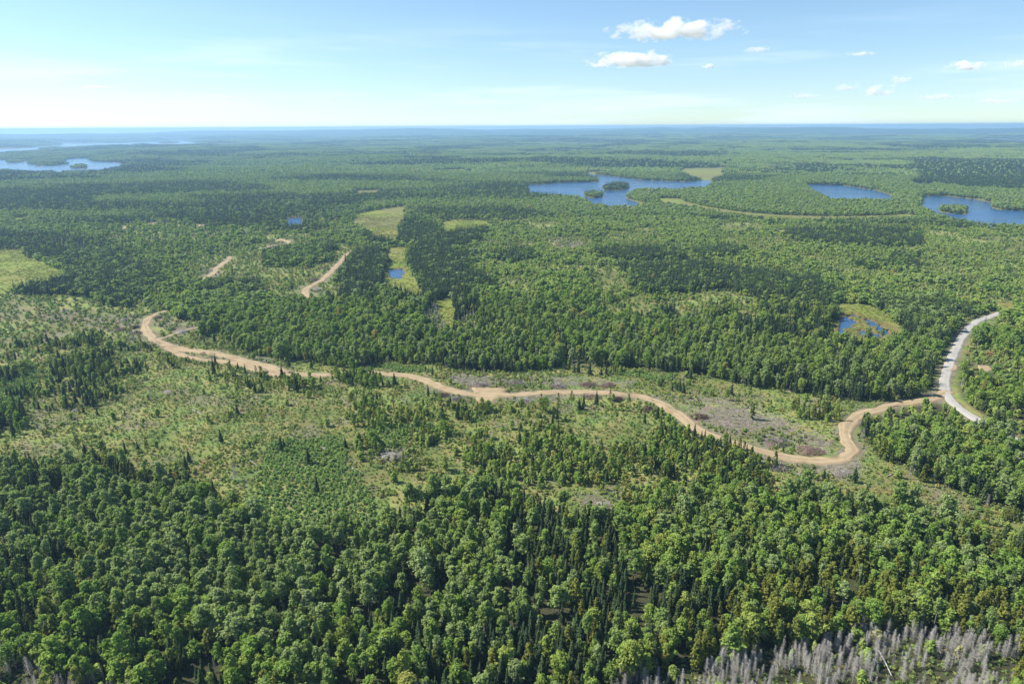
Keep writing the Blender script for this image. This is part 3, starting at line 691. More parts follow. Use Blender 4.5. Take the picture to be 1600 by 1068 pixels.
def classify(x, y):
    n = len(x); r = np.hypot(x, y); W = np.zeros((n, len(KN)), np.float32); ki = {k: i for i, k in enumerate(KN)}
    big = fbm(x / 130, y / 130, 21, 3); big2 = fbm(x / 420, y / 260, 23, 3); b = np.where(r < 600, big, big2)
    con = sstep(.46, .68, b)
    W[:, ki['aspen']] = .5 * (1 - con) + .1; W[:, ki['birch']] = .36 * (1 - con) + .1; W[:, ki['spruce']] = np.where(r < 400, .09 + .5 * con, .12 + .72 * con); W[:, ki['cedar']] = np.where(r < 320, .08, 0)
    mdr = (r > 400) & (r < 1050); q = fbm(x / 70, y / 48, 27, 3); cq = sstep(.53, .60, q)
    for kk, a0, a1 in (('young', .52, .06), ('birch', .18, .08), ('aspen', .10, .06), ('spruce', .20, .80)): W[mdr, ki[kk]] = (a0 + (a1 - a0) * cq)[mdr]
    dens = np.where(r > 420, .93, 1.0)
    wx, wy = warp(x, y, 0.9)
    def put(zs, guard=None):
        for p, d, mix in zs:
            m = p.sdf(wx, wy, 5) < 0
            if guard is not None: m &= guard
            dens[m] = d; W[m] = 0
            for k, v in mix.items(): W[m, ki[k]] = v
    put(ZONES)
    w2x, w2y = warp(x, y, 1.1)
    inc = CLEAR.sdf(w2x, w2y, 5) < 0
    dens[inc] = .035; W[inc] = 0; W[inc, ki['young']] = .5; W[inc, ki['spruce']] = .22; W[inc, ki['pine']] = .2; W[inc, ki['dead']] = .08
    put(SUB, inc); put(DEADZ[2:])
    dens = np.where(inc, dens * (.12 + 2.1 * sstep(.42, .66, fbm(x / 17, y / 17, 37, 3))), dens); put(DEADZ[:2])
    # small openings and thin patches in the young growth
    thin = fbm(x / 45, y / 45, 29, 3); mid = (r > 420) & (r < 1500)
    dens = np.where(mid & (W[:, ki['young']] > .4), dens * (1 - .93 * sstep(.50, .60, thin)), dens)
    gap = fbm(x / 11, y / 11, 43, 2); dens = np.where((r < 430) & ~inc, dens * (1 - .75 * sstep(.62, .74, gap)), dens)
    W /= W.sum(1, keepdims=True) + 1e-9
    W[~inc, ki['dead']] = np.maximum(W[~inc, ki['dead']], .012)
    W /= W.sum(1, keepdims=True) + 1e-9
    ws = water_sd(x, y); md = meadow_sd(x, y); rd = road_sd(x, y)
    sl = np.full(n, 1e6)
    for p in SLASH: sl = np.minimum(sl, p.sdf(x, y, 20))
    gl = Line(road_line['gravel']).dist(x, y, 34)
    dens = np.where((ws < 1.5) | (md < 0) | (rd < 1.2) | (sl < -1) | (gl < 6.5), 0, dens)
    return dens, W
def jgrid(r0, r1, s, amax=46):
    lim = r1
    gx = np.arange(-lim, lim, s); gy = np.arange(0, lim, s); X, Y = np.meshgrid(gx, gy); X = X.ravel(); Y = Y.ravel()
    r = np.hypot(X, Y); a = np.degrees(np.arctan2(X, Y)); m = (r > r0) & (r < r1) & (np.abs(a) < amax); X = X[m]; Y = Y[m]
    return X + RNG.uniform(-.48, .48, len(X)) * s, Y + RNG.uniform(-.48, .48, len(X)) * s
xs, ys = [], []
R_NEAR, R_MID = 430, 2050
for (a, b_, s) in ((70, R_NEAR, 2.45), (R_NEAR, 900, 2.9), (900, R_MID, 4.2)):
    X, Y = jgrid(a, b_, s, 46 if b_ < 1000 else 41); xs.append(X); ys.append(Y)
ex, ey = jgrid(80, 260, 1.9)
em = np.zeros(len(ex), bool)
for p, _, _ in DEADZ[:2]: em |= (p.sdf(ex, ey, 5) < 1.5) & (RNG.random(len(ex)) < 1.0 * sstep(.28, .46, fbm(ex / 9, ey / 9, 91, 2)))
xs.append(ex[em]); ys.append(ey[em])
n_reg = sum(len(a) for a in xs)
X, Y = jgrid(R_NEAR, 1080, 2.2, 42); xs.append(X); ys.append(Y)     # thick young growth between the larger trees
TX = np.concatenate(xs); TY = np.concatenate(ys)
dens, W = classify(TX, TY)
yk = KN.index('young'); infill = np.arange(len(TX)) >= n_reg
dens0 = dens
dens = np.where(infill, np.where(W[:, yk] > .3, dens * .95, 0) * (CLEAR.sdf(TX, TY, 5) > 0), dens)
lf = W[:, KN.index('aspen')] + W[:, KN.index('birch')]
fillb = infill & (W[:, yk] <= .3) & (lf > .4) & (TX ** 2 + TY ** 2 < 1080 ** 2)
dens = np.where(fillb, dens0 * .42 * (CLEAR.sdf(TX, TY, 5) > 0), dens)
W[infill] = 0; W[infill & ~fillb, yk] = 1; W[fillb, KN.index('birch')] = 1
keep = RNG.random(len(TX)) < dens; TX = TX[keep]; TY = TY[keep]; W = W[keep]; fillb = fillb[keep]
cum = np.cumsum(W, 1); TK = (RNG.random(len(TX))[:, None] > cum).sum(1).clip(0, len(KN) - 1)
TZ = ground_z(TX, TY); TR = np.hypot(TX, TY)
TS = RNG.normal(.97, .19, len(TX)).clip(.5, 1.45)
incl = CLEAR.sdf(TX, TY, 5) < 0
kidx = {k: i for i, k in enumerate(KN)}
TS = np.where((TK == kidx['spruce']), RNG.uniform(.55, 1.12, len(TX)), TS)
TS = np.where(incl & np.isin(TK, [kidx['spruce'], kidx['cedar'], kidx['birch']]), RNG.uniform(.35, .75, len(TX)), TS)
TS = np.where(incl & (TK == kidx['young']), RNG.uniform(.4, 1.0, len(TX)), TS)
TS = np.where(incl & (TK == kidx['pine']), RNG.uniform(.45, .95, len(TX)), TS)
TS = np.where((TR > 420) & (TK == kidx['young']), RNG.uniform(.5, 1.1, len(TX)), TS)
TS = np.where((TK == kidx['dead']), RNG.uniform(.55, 1.05, len(TX)), TS)
stand = (W[:, kidx['spruce']] > .5) & ~incl & (TR > 400)
TS = np.where(stand & (TK == kidx['spruce']), RNG.uniform(.85, 1.35, len(TX)), TS)
TS = TS * np.where(incl, .88, .70 + .12 * sstep(900, 1500, TR)); TS = np.where((TK == kidx['young']) & ~incl, TS * 1.1, TS); TS = np.where(TK == kidx['dead'], TS * .95, TS)
TS = np.where(fillb, TS * .72, TS); TSX = TS * np.where(fillb, 1.3, 1.0) * RNG.uniform(.75, 1.4, len(TX)); TRZ = RNG.uniform(0, 6.283, len(TX))

# ------------------------------------------------------------------ instanced masses (what is past counting)
def scatter(name, sources, X, Y, Zs, scale, rotz, pick, label=None):
    me = bpy.data.meshes.new(name); me.vertices.add(len(X)); me.vertices.foreach_set('co', np.stack([X, Y, Zs], 1).astype(np.float32).ravel())
    a = me.attributes.new('size', 'FLOAT_VECTOR', 'POINT'); a.data.foreach_set('vector', np.asarray(scale, np.float32).ravel())
    a = me.attributes.new('turn', 'FLOAT_VECTOR', 'POINT'); a.data.foreach_set('vector', np.stack([0 * rotz, 0 * rotz, rotz], 1).astype(np.float32).ravel())
    a = me.attributes.new('pick', 'INT', 'POINT'); a.data.foreach_set('value', np.asarray(pick, np.int32))
    c = bpy.data.collections.new(name + '_kinds')
    for i, s in enumerate(sources):
        o = bpy.data.objects.new('%s_kind_%02d' % (name, i), s); c.objects.link(o)
    ng = bpy.data.node_groups.new(name + '_scatter', 'GeometryNodeTree')
    ng.interface.new_socket('Geometry', in_out='INPUT', socket_type='NodeSocketGeometry'); ng.interface.new_socket('Geometry', in_out='OUTPUT', socket_type='NodeSocketGeometry')
    gi = ng.nodes.new('NodeGroupInput'); go = ng.nodes.new('NodeGroupOutput'); ip = ng.nodes.new('GeometryNodeInstanceOnPoints')
    ci = ng.nodes.new('GeometryNodeCollectionInfo'); ci.inputs['Collection'].default_value = c; ci.inputs['Separate Children'].default_value = True; ci.inputs['Reset Children'].default_value = True
    def na(n, ty):
        q = ng.nodes.new('GeometryNodeInputNamedAttribute'); q.data_type = ty; q.inputs['Name'].default_value = n; return next(s for s in q.outputs if s.enabled and s.name == 'Attribute')
    k = ng.links.new
    k(gi.outputs[0], ip.inputs['Points']); k(ci.outputs[0], ip.inputs['Instance']); ip.inputs['Pick Instance'].default_value = True
    k(na('pick', 'INT'), ip.inputs['Instance Index']); k(na('size', 'FLOAT_VECTOR'), ip.inputs['Scale'])
    er = ng.nodes.new('FunctionNodeEulerToRotation'); k(na('turn', 'FLOAT_VECTOR'), er.inputs[0]); k(er.outputs[0], ip.inputs['Rotation'])
    k(ip.outputs[0], go.inputs[0])
    o = add(name, me); md = o.modifiers.new('scatter', 'NODES'); md.node_group = ng
    return tag(o, label=label, kind='stuff')

# ------------------------------------------------------------------ trees
U, Vv = project(TX, TY, TZ + 3.0)
inframe = (U > -10) & (U < 1610) & (Vv > 190) & (Vv < 1075)
taken = np.zeros(len(TX), bool)
INFO = {
 'aspen': ('aspen_tree', 'aspen', 300, 'rounded grey-green aspen in the dense stand below the clearing', 'aspens of the near stand'),
 'birch': ('birch_tree', 'birch', 300, 'bright green broad-crowned birch among darker trees below the clearing', 'birches of the near stand'),
 'spruce': ('spruce_tree', 'spruce', 300, 'dark narrow pointed spruce rising from the near forest', 'spruces of the near forest'),
 'cedar': ('cedar_tree', 'cedar', 300, 'olive-green cone-shaped cedar in the near forest', 'cedars of the near forest'),
 'dead': ('dead_tree', 'dead tree', 300, 'bare grey dead tree with fine leafless branches', 'bare grey dead trees'),
 'young': ('sapling', 'sapling', 300, 'short leafy green sapling on open ground', 'saplings on open ground'),
 'pine': ('pine_tree', 'pine', 300, 'thin tufted pine left standing in the logged clearing', 'pines left in the clearing'),
}
LOOK = {'aspen': 'rounded grey-green aspen', 'birch': 'bright green broad-crowned birch', 'spruce': 'dark narrow pointed spruce', 'cedar': 'olive-green cone-shaped cedar',
        'dead': 'bare grey dead tree', 'young': 'leafy sapling', 'pine': 'thin tufted pine', 'bush': 'low rounded bush'}
def tree_labels(k, ii, U=None, Vv=None, TS=None):
    """each tree by its size in its own patch of the view; the extremes of a patch get labels of their own"""
    COLS = ['below the clearing, far left', 'below the bracken patch', 'below the rock dome', 'below the young spruces', 'below the road hairpin', 'near the right edge']
    OPEN = ['at the left edge of the clearing', 'around the bracken patch', 'near the rock dome', 'below the roadside pines', 'around the road hairpin', 'by the pale gravel road']
    BANDS = [(1020, 'at bottom edge'), (960, 'low in view'), (900, 'in thick forest'), (840, 'in mid forest'), (780, 'high in forest'), (700, 'at clearing rim'), (640, 'in mid clearing'), (560, 'along dirt road'), (0, 'beyond dirt road')]
    if U is None: U, Vv, TS = globals()['U'], globals()['Vv'], globals()['TS']
    out = {}; cells = {}
    for j in ii:
        c = int(np.clip(U[j] // 267, 0, 5)); b = next(i for i, (v, _) in enumerate(BANDS) if Vv[j] >= v); cells.setdefault((c, b), []).append(j)
    for (c, b), js in cells.items():
        where = (BANDS[b][1] + ', ' + (COLS if b < 5 else OPEN)[c]); js = sorted(js, key=lambda j: -TS[j]); look = LOOK[k]
        for n_, j in enumerate(js): out[j] = ('bigger ' if n_ < len(js) / 3 else 'middling ' if n_ < 2 * len(js) / 3 else 'smaller ') + look + ' ' + where
        if len(js) > 2:
            out[js[0]] = 'biggest ' + look + ' ' + where; out[js[-1]] = 'smallest ' + look + ' ' + where
            rest = js[1:-1]; l_ = min(rest, key=lambda j: U[j]); out[l_] = 'leftmost ' + look + ' ' + where
            rest = [j for j in rest if j != l_]
            if rest: out[max(rest, key=lambda j: U[j])] = 'rightmost ' + look + ' ' + where
    return out
HAND = [  # trees that stand alone and can be pointed at
 ('spruce', 463, 612, 1.0, 'tall dark spruce at the blunt end of the dirt road by brown soil heaps'),
 ('pine', 872, 632, .62, 'small pine beside the dirt road, left one of the roadside group'),
 ('pine', 893, 636, .85, 'taller flat-topped pine beside the dirt road opposite the brown brush heaps'),
 ('spruce', 912, 634, .55, 'thin pointed spruce at right end of the roadside group'),
 ('spruce', 1007, 662, .55, 'solitary thin spruce in the clearing below the long curve of the dirt road'),
 ('spruce', 496, 772, .72, 'solitary small spruce standing in the bright green bracken patch'),
 ('cedar', 1175, 655, .80, 'yellow-green bushy tree at forest edge behind the grey slash'),
 ('spruce', 335, 588, .95, 'tall slender spruce standing in front of the dirt road bend'),
 ('pine', 585, 665, .9, 'open-crowned pine with bare trunk in the middle of the clearing'),
 ('cedar', 1441, 752, .7, 'yellow-green cone-shaped tree at right edge of the stump field'),
]
tree_meshes = {}
for k, (H0, tm, cm, near, far) in KINDS.items():
    mats = [MAT[tm], MAT[cm]]
    crown_name = 'branches' if k == 'dead' else 'crown'
    tree_meshes[k] = [(m_.mesh('trunk', mats, 0), m_.mesh(crown_name, mats, 1)) for m_ in near]
    for a_, b_ in tree_meshes[k]: b_.materials.clear(); b_.materials.append(MAT[cm])
def make_tree(k, loc, s, sxy, rz, vi, label, group):
    nm, cat = INFO[k][0], INFO[k][1]
    e = empty(nm, loc, rz, (sxy, sxy, s)); tag(e, label, cat, group)
    tm, cmx = tree_meshes[k][vi % len(tree_meshes[k])]
    add('trunk', tm, e); add('branches' if k == 'dead' else 'crown', cmx, e); return e
for (k, u, v, s, lab) in HAND:
    x, y, z = at(u, v); near_ = np.hypot(TX - x, TY - y) < 2.2; taken |= near_
    TK[near_] = -1
    make_tree(k, (x, y, z), s, s, random.uniform(0, 6), random.randrange(6), lab, None)
for k in KN:
    nm, cat, cap, lab, grp = INFO[k]
    ii = np.nonzero((TK == kidx[k]) & inframe & ~taken)[0]
    size = KINDS[k][0] * TS[ii] / np.sqrt(TX[ii] ** 2 + TY[ii] ** 2 + CAM_H ** 2)
    if k == 'aspen' or k == 'birch' or k == 'spruce' or k == 'cedar': ii = ii[~incl[ii]]; size = KINDS[k][0] * TS[ii] / np.sqrt(TX[ii] ** 2 + TY[ii] ** 2 + CAM_H ** 2)
    if k == 'pine': q = incl[ii]; ii = ii[q]; size = size[q]
    ii = ii[np.argsort(-size)][:cap - 10]
    labs = tree_labels(k, ii)
    for j in ii:
        make_tree(k, (TX[j], TY[j], TZ[j]), TS[j], TSX[j], TRZ[j], int(j) % 6, labs[j], grp)
    taken[ii] = True
MASS = {'aspen': 'aspen_woods', 'birch': 'birch_woods', 'spruce': 'spruce_woods', 'cedar': 'cedar_woods', 'dead': 'dead_woods', 'young': 'sapling_growth', 'pine': 'pine_woods'}
for k, (H0, tm, cm, near, far) in KINDS.items():
    mats = [MAT[tm], MAT[cm]]
    src = [m_.mesh(k + '_near', mats) for m_ in near] + [m_.mesh(k + '_far', mats) for m_ in far]
    ii = np.nonzero((TK == kidx[k]) & ~taken)[0]
    if not len(ii): continue
    pk = np.where(TR[ii] < R_NEAR + 90, RNG.integers(0, len(near), len(ii)), len(near) + RNG.integers(0, len(far), len(ii)))
    leafk = k in ('aspen', 'birch', 'young')
    wide = np.where(TR[ii] > 520, (1.28 if leafk else 1.12), 1.0) * np.where((TR[ii] > 430) & (TR[ii] <= 520) & leafk, 1.2, 1.0)
    low_ = np.where((TR[ii] > 520) & leafk, .86, 1.0)
    scatter(MASS[k], src, TX[ii], TY[ii], TZ[ii], np.stack([TSX[ii] * wide, TSX[ii] * wide, TS[ii] * low_], 1), TRZ[ii], pk)
# far forest: small plots of trees, out to the horizon
def plot(seed, size, n, con):
    rng = np.random.default_rng(seed); V = []; F = []; Mi = []; c = 0
    for i in range(n):
        p = rng.uniform(-size / 2, size / 2, 2); 
        if rng.random() < con:
            H = rng.uniform(8, 14); w = rng.uniform(1.5, 2.4); k = 5; a = np.arange(k) / k * 6.283 + rng.uniform(0, 6)
            for z0, z1, ww in ((.1, .65, 1.0), (.4, 1.0, .62)):
                V += [(p[0] + math.cos(t_) * w * ww, p[1] + math.sin(t_) * w * ww, H * z0) for t_ in a] + [(p[0], p[1], H * z1)]
                F += [(c + j, c + (j + 1) % k, c + k) for j in range(k)]; Mi += [0] * k; c += k + 1
        else:
            H = rng.uniform(7, 12.5); w = rng.uniform(2.0, 3.2); k = 6; a = np.arange(k) / k * 6.283
            for zz, ww in ((.25, .6), (.55, 1.0), (.85, .72)):
                V += [(p[0] + math.cos(t_) * w * ww * rng.uniform(.75, 1.2), p[1] + math.sin(t_) * w * ww * rng.uniform(.75, 1.2), H * zz * rng.uniform(.92, 1.06)) for t_ in a]
            V.append((p[0], p[1], H)); m_ = 1 + int(rng.random() < .5)
            for l in range(2):
                for j in range(k):
                    b0 = c + l * k + j; b1 = c + l * k + (j + 1) % k; F += [(b0, b1, b1 + k), (b0, b1 + k, b0 + k)]; Mi += [m_] * 2
            F += [(c + 2 * k + j, c + 2 * k + (j + 1) % k, c + 3 * k) for j in range(k)]; Mi += [m_] * k; c += 3 * k + 1
    return mesh_np('forest_plot', np.array(V), np.array(F), [MAT['spruce'], MAT['aspen'], MAT['birch']], Mi)
plots = [plot(900 + i, 34, 58, cf) for i, cf in enumerate((.05, .1, .4, .5, .9, .95))] + [plot(920 + i, 66, 190, cf) for i, cf in enumerate((.08, .45, .92))]
PX, PY, PP = [], [], []
for (a, b_, s, base) in ((R_MID - 10, 3900, 30, 0), (3880, 11000, 60, 6)):
    X, Y = jgrid(a, b_, s, 42); ws = water_sd(X, Y); md_ = meadow_sd(X, Y)
    ok = (ws > s * .30) & (md_ > s * .25); X = X[ok]; Y = Y[ok]
    con = fbm(X / 420, Y / 260, 23, 3) + (hash2(np.floor(X * 3), np.floor(Y * 3), 4) - .5) * .10; lvl = (con > .47).astype(int) + (con > .56)
    dk = ZONES[19][0].sdf(X, Y, 5) < 0; lvl[dk] = 2
    PX.append(X); PY.append(Y); PP.append(base + (lvl * 2 + RNG.integers(0, 2, len(X)) if base == 0 else lvl))
PX = np.concatenate(PX); PY = np.concatenate(PY); PP = np.concatenate(PP)
scatter('distant_forest', plots, PX, PY, ground_z(PX, PY) - .5, np.stack([np.ones(len(PX))] * 2 + [RNG.uniform(.65, 1.0, len(PX))], 1), RNG.integers(0, 4, len(PX)) * math.pi / 2 + RNG.uniform(-.15, .15, len(PX)), PP)

# ------------------------------------------------------------------ undergrowth of the clearing
def mesh_of(mb, tm, cm, nm): return mb.mesh(nm, [MAT[tm], MAT[cm]])
sh = [mesh_of(bush(800 + i, R=.8 + .15 * (i % 3), n=4 + i % 3), 'dark_bark', 'shrub', 'shrub') for i in range(5)]
fe = [mesh_of(bush(820 + i, R=.9, n=4, nl=9, ls=.2, h=.7), 'dark_bark', 'fern', 'bracken') for i in range(4)]
lo = [mesh_of(bush(840 + i, R=.7, n=3, nl=7, ls=.14, h=.45), 'dark_bark', 'shrub', 'low_plant') for i in range(4)]
BRACK = [Poly(p) for p in ([(428,695),(545,690),(590,742),(600,820),(440,830),(405,765)], [(560,672),(640,668),(690,690),(620,705)], [(-140,600),(30,590),(60,630),(0,660),(-140,660)], [(600,568),(680,578),(700,590),(640,586)], [(960,590),(1060,592),(1070,604),(990,604)])]
SX, SY = jgrid(110, 470, 1.55); q = CLEAR.sdf(SX, SY, 5) < 4; SX = SX[q]; SY = SY[q]
rd = road_sd(SX, SY); sl_ = np.full(len(SX), 1e6)
for p in SLASH: sl_ = np.minimum(sl_, p.sdf(SX, SY, 20))
wq = warp(SX, SY, 2.0); br = np.full(len(SX), 1e6)
for p in BRACK: br = np.minimum(br, p.sdf(wq[0], wq[1], 10))
fer = (br < 0) & (rd > 1)
patch = fbm(SX / 14, SY / 14, 41, 3); u_ = RNG.random(len(SX))
bushy = ~fer & (u_ < .02 + .5 * sstep(.50, .60, patch)) & (rd > 1.5) & ((sl_ > -1) | (patch > .56))
low = ~fer & ~bushy & (u_ > .30 + .35 * sstep(.45, .6, patch)) & (rd > .8) & ((sl_ > 0) | (u_ > .9))
for nm, src, mk, s0, s1 in (('bracken', fe, fer, .8, 1.4), ('shrubbery', sh, bushy, .5, 1.35), ('low_undergrowth', lo, low, .6, 1.5)):
    X = SX[mk]; Y = SY[mk]; s = RNG.uniform(s0, s1, len(X)); Zg = ground_z(X, Y)
    if nm == 'shrubbery':   # the largest in view are bushes of their own
        uu, vv = project(X, Y, Zg); inn = np.nonzero((uu > 0) & (uu < 1600) & (vv > 200) & (vv < 1060))[0]
        big_ = inn[np.argsort(-(s[inn] / np.hypot(X[inn], Y[inn])))][:240]
        tr = [(m_.mesh('stem', [MAT['dark_bark'], MAT['shrub']], 0), m_.mesh('foliage', [MAT['dark_bark'], MAT['shrub']], 1)) for m_ in (bush(800 + i, R=.8 + .15 * (i % 3), n=4 + i % 3) for i in range(5))]
        for a_, b2 in tr: b2.materials.clear(); b2.materials.append(MAT['shrub'])
        blab = tree_labels('bush', big_, uu, vv, s)
        for j in big_:
            e = empty('bush', (X[j], Y[j], Zg[j]), random.uniform(0, 6), float(s[j])); tag(e, blab[j], 'bush', 'bushes on the clearing floor')
            a_, b2 = tr[int(j) % 5]; add('stem', a_, e); add('foliage', b2, e)
        kk = np.ones(len(X), bool); kk[big_] = False; X = X[kk]; Y = Y[kk]; s = s[kk]; Zg = Zg[kk]
    scatter(nm, src, X, Y, Zg, np.stack([s, s, s * RNG.uniform(.8, 1.3, len(X))], 1), RNG.uniform(0, 6.28, len(X)), RNG.integers(0, len(src), len(X)))
# dead zone ground growth
DX, DY = jgrid(85, 260, 1.8); q = np.zeros(len(DX), bool)
for p, _, _ in DEADZ[:2]: q |= p.sdf(DX, DY, 5) < 3
DX = DX[q]; DY = DY[q]; s = RNG.uniform(.4, 1.0, len(DX))
scatter('marsh_undergrowth', sh + fe, DX, DY, ground_z(DX, DY), np.stack([s, s, s], 1), RNG.uniform(0, 6.28, len(DX)), RNG.integers(0, 9, len(DX)))
# far clearings and regrowth: low cover
QX, QY = jgrid(430, 900, 3.0); md_ = meadow_sd(QX, QY); rd_ = road_sd(QX, QY); ws_ = water_sd(QX, QY)
q = (md_ > 0) & (rd_ > 2) & (ws_ > 1) & (RNG.random(len(QX)) < .5); QX = QX[q]; QY = QY[q]; s = RNG.uniform(.9, 2.2, len(QX))
scatter('regrowth_undergrowth', sh, QX, QY, ground_z(QX, QY), np.stack([s, s, s], 1), RNG.uniform(0, 6.28, len(QX)), RNG.integers(0, 5, len(QX)))

MAT['sedge'] = foliage('sedge_blade', [(0, (0.13, 0.175, 0.036)), (0.6, (0.16, 0.19, 0.04)), (1, (0.18, 0.16, 0.05))], 0.9, 0.25, 8, (0.16, 0.135, 0.05), 1.5)
se = [mesh_of(bush(860 + i, R=1.1, n=4, nl=8, ls=.22, h=.5), 'dark_bark', 'sedge', 'sedge') for i in range(4)]
MX, MY = jgrid(380, 1100, 2.6, 42); q = (meadow_sd(MX, MY) < 0) & (water_sd(MX, MY) > .5) & (RNG.random(len(MX)) < .25 + .7 * sstep(.4, .6, fbm(MX / 22, MY / 22, 95, 3))); MX = MX[q]; MY = MY[q]; s = RNG.uniform(.6, 1.5, len(MX))
scatter('meadow_grass', se, MX, MY, ground_z(MX, MY), np.stack([s * 1.3, s * 1.3, s * .4], 1), RNG.uniform(0, 6.28, len(MX)), RNG.integers(0, 4, len(MX)))
# ------------------------------------------------------------------ slash, logs, brush heaps, rocks
def stick(x, y, z, l, r, az, tilt):
    d = np.array([math.cos(az) * math.cos(tilt), math.sin(az) * math.cos(tilt), math.sin(tilt)]) * l / 2
    c = np.array([x, y, z]); return c - d, c + d
mb = MB()
ss = (sl_ < 1) & (rd > .5) & (u_ < .75); gen = (u_ > .95 - .22 * sstep(.5, .65, fbm(SX / 12, SY / 12, 97, 3))) & (rd > 1)
for j in np.concatenate([np.nonzero(ss)[0]] * 3 + [np.nonzero(gen)[0]]):
    x, y = SX[j] + random.uniform(-.8, .8), SY[j] + random.uniform(-.8, .8); l = random.uniform(.8, 3.2) if ss[j] else random.uniform(1.0, 4.0); r = random.uniform(.03, .09)
    a_, b2 = stick(x, y, 0, l, r, random.uniform(0, 6.28), random.uniform(-.12, .18)); zz = float(0)
    mb.tube(a_, b2, r, r * .6, 0, 4)
V = np.concatenate(mb.V); 
cen = V.reshape(-1, 8, 3).mean(1); zc = ground_z(cen[:, 0], cen[:, 1]); V[:, 2] += np.repeat(zc + .15, 8)
tag(add('logging_debris', mesh_np('logging_debris', V, np.concatenate(mb.F), [MAT['weathered_wood']])), kind='stuff')
logs_px = [(1372,1020,1392,1060,'long pale fallen trunk lying among the grey dead trees',.17,'white_log'), (1010,640,1026,648,'pale fallen log beside brown brush heap below the road bend',.16,'white_log'),
 (560,742,548,728,'short pale log lying in the bracken patch',.15,'white_log'), (1385,745,1402,738,'pale log on reddish slash near the road end',.16,'weathered_wood'),
 (455,620,470,640,'thin grey log in the upper clearing',.13,'weathered_wood'), (1482,748,1510,746,'pale log lying at forest edge right of the stump field',.14,'white_log'),
 (388,718,402,728,'forked grey log lying on the left clearing floor',.13,'weathered_wood'), (1395,800,1425,815,'grey log lying across brown ground by the lower gap',.15,'weathered_wood'),
 (300,640,322,652,'weathered log on yellow ground in the left clearing',.14,'weathered_wood'), (770,668,800,662,'grey log lying below the sandy pad',.14,'weathered_wood')]
for (u0, v0, u1, v1, lab, r, mt) in logs_px:
    a_ = at(u0, v0); b2 = at(u1, v1); b_m = MB(); L_ = math.dist(a_, b2); A = np.array([-L_ / 2, 0, 0]); B = -A
    b_m.tube(A, (A + B) / 2 + [0, .1, .05], r * 1.2, r, 0, 7); b_m.tube((A + B) / 2 + [0, .1, .05], B, r, r * .55, 0, 7)
    for q in range(5): x = random.uniform(-.2, .45) * L_; b_m.tube((x, 0, 0), (x + .4, random.uniform(-.6, .6), random.uniform(.1, .5)), .05, .02, 0, 4)
    mid = (np.array(a_) + np.array(b2)) / 2
    o = add('fallen_log', b_m.mesh('fallen_log', [MAT[mt]]), None, (mid[0], mid[1], mid[2] + r + .15 + (.7 if v0 > 1000 else 0)))
    o.rotation_euler = (0, -math.atan2(b2[2] - a_[2], math.hypot(b2[0] - a_[0], b2[1] - a_[1])), math.atan2(b2[1] - a_[1], b2[0] - a_[0])); tag(o, lab, 'log', 'fallen logs')
PILES = [(748,602,9,1.8,'grey','long grey heap of stripped branches above the sandy pad'), (805,600,8,1.6,'grey','grey brush heap next along the far roadside'),
 (872,604,7,1.8,'grey','dark-cored grey brush heap behind the roadside pines'), (918,602,6.5,1.6,'brown','brown brush heap on far roadside, left of the pair'), (950,603,6,1.7,'brown','brown brush heap on far roadside, right of the pair'),
 (925,621,6.5,1.2,'brown','reddish brush heap on the near roadside opposite the brown pair'), (965,624,5,1.1,'brown','small reddish brush heap on near roadside'),
 (1012,640,6,1.6,'brown','brown brush heap with a pale log below the road bend'), (1093,652,6,1.5,'brown','brown brush heap behind the road where it straightens'),
 (1215,692,8,2.0,'grey','big silvery brush heap inside the road curve'), (1265,704,9,1.5,'brown','dark low brush heap beside the hairpin'), (1218,732,7,1.6,'grey','silver-grey brush heap on the near side of the lower road'),
 (1320,742,7,.9,'grey','flat pale brush heap below the hairpin'), (690,618,6,1.2,'brown','brown brush heap on near roadside left of the sandy pad'), (715,624,4,1.2,'grey','small grey heap touching the sandy pad'), (820,626,7,1.0,'grey','low grey brush heap right of the sandy pad'),
 (212,495,6,1.6,'brown','brown brush heap at the top of the left slash field'), (196,502,6,1.8,'grey','grey brush heap left of the road top'), (190,516,7,1.8,'brown','dark brush heap on left edge of the slash field'),
 (211,512,5,1.5,'brown','brown brush heap in the middle of the left slash field'), (212,521,6,1.7,'grey','grey brush heap nearest the left road bend'), (205,530,6,1.5,'grey','lowest grey brush heap of the left slash field'), (247,497,5,1.6,'brown','dark brush heap inside the left road bend'),
 (262,552,4,1.5,'soil','dark soil heap under the left road bend'), (300,556,4,1.1,'soil','low soil heap between the two dirt tracks'), (318,552,3.5,.9,'soil','small soil mound on the upper dirt track edge'), (414,583,4.5,1.5,'soil','rounded brown soil heap near the road end'), (441,584,3.5,1.3,'soil','small brown soil heap at the road end'), (452,583,2.6,1.2,'soil','smallest soil heap beside the dark spruce'),
 (508,420,8,2,'brown','dark brush heap above the distant spur road'), (490,438,8,2,'brown','purple-brown brush heap left of the spur road'), (497,454,8,2,'grey','grey brush heap inside the spur road bend'), (512,457,6,1.6,'grey','small grey heap right of the spur bend'),
 (322,424,8,2,'grey','grey brush heap left of the short distant track'), (334,436,6,1.6,'brown','brown brush heap at foot of the short distant track'), (432,390,9,2,'brown','distant brown heap below the road stub')]
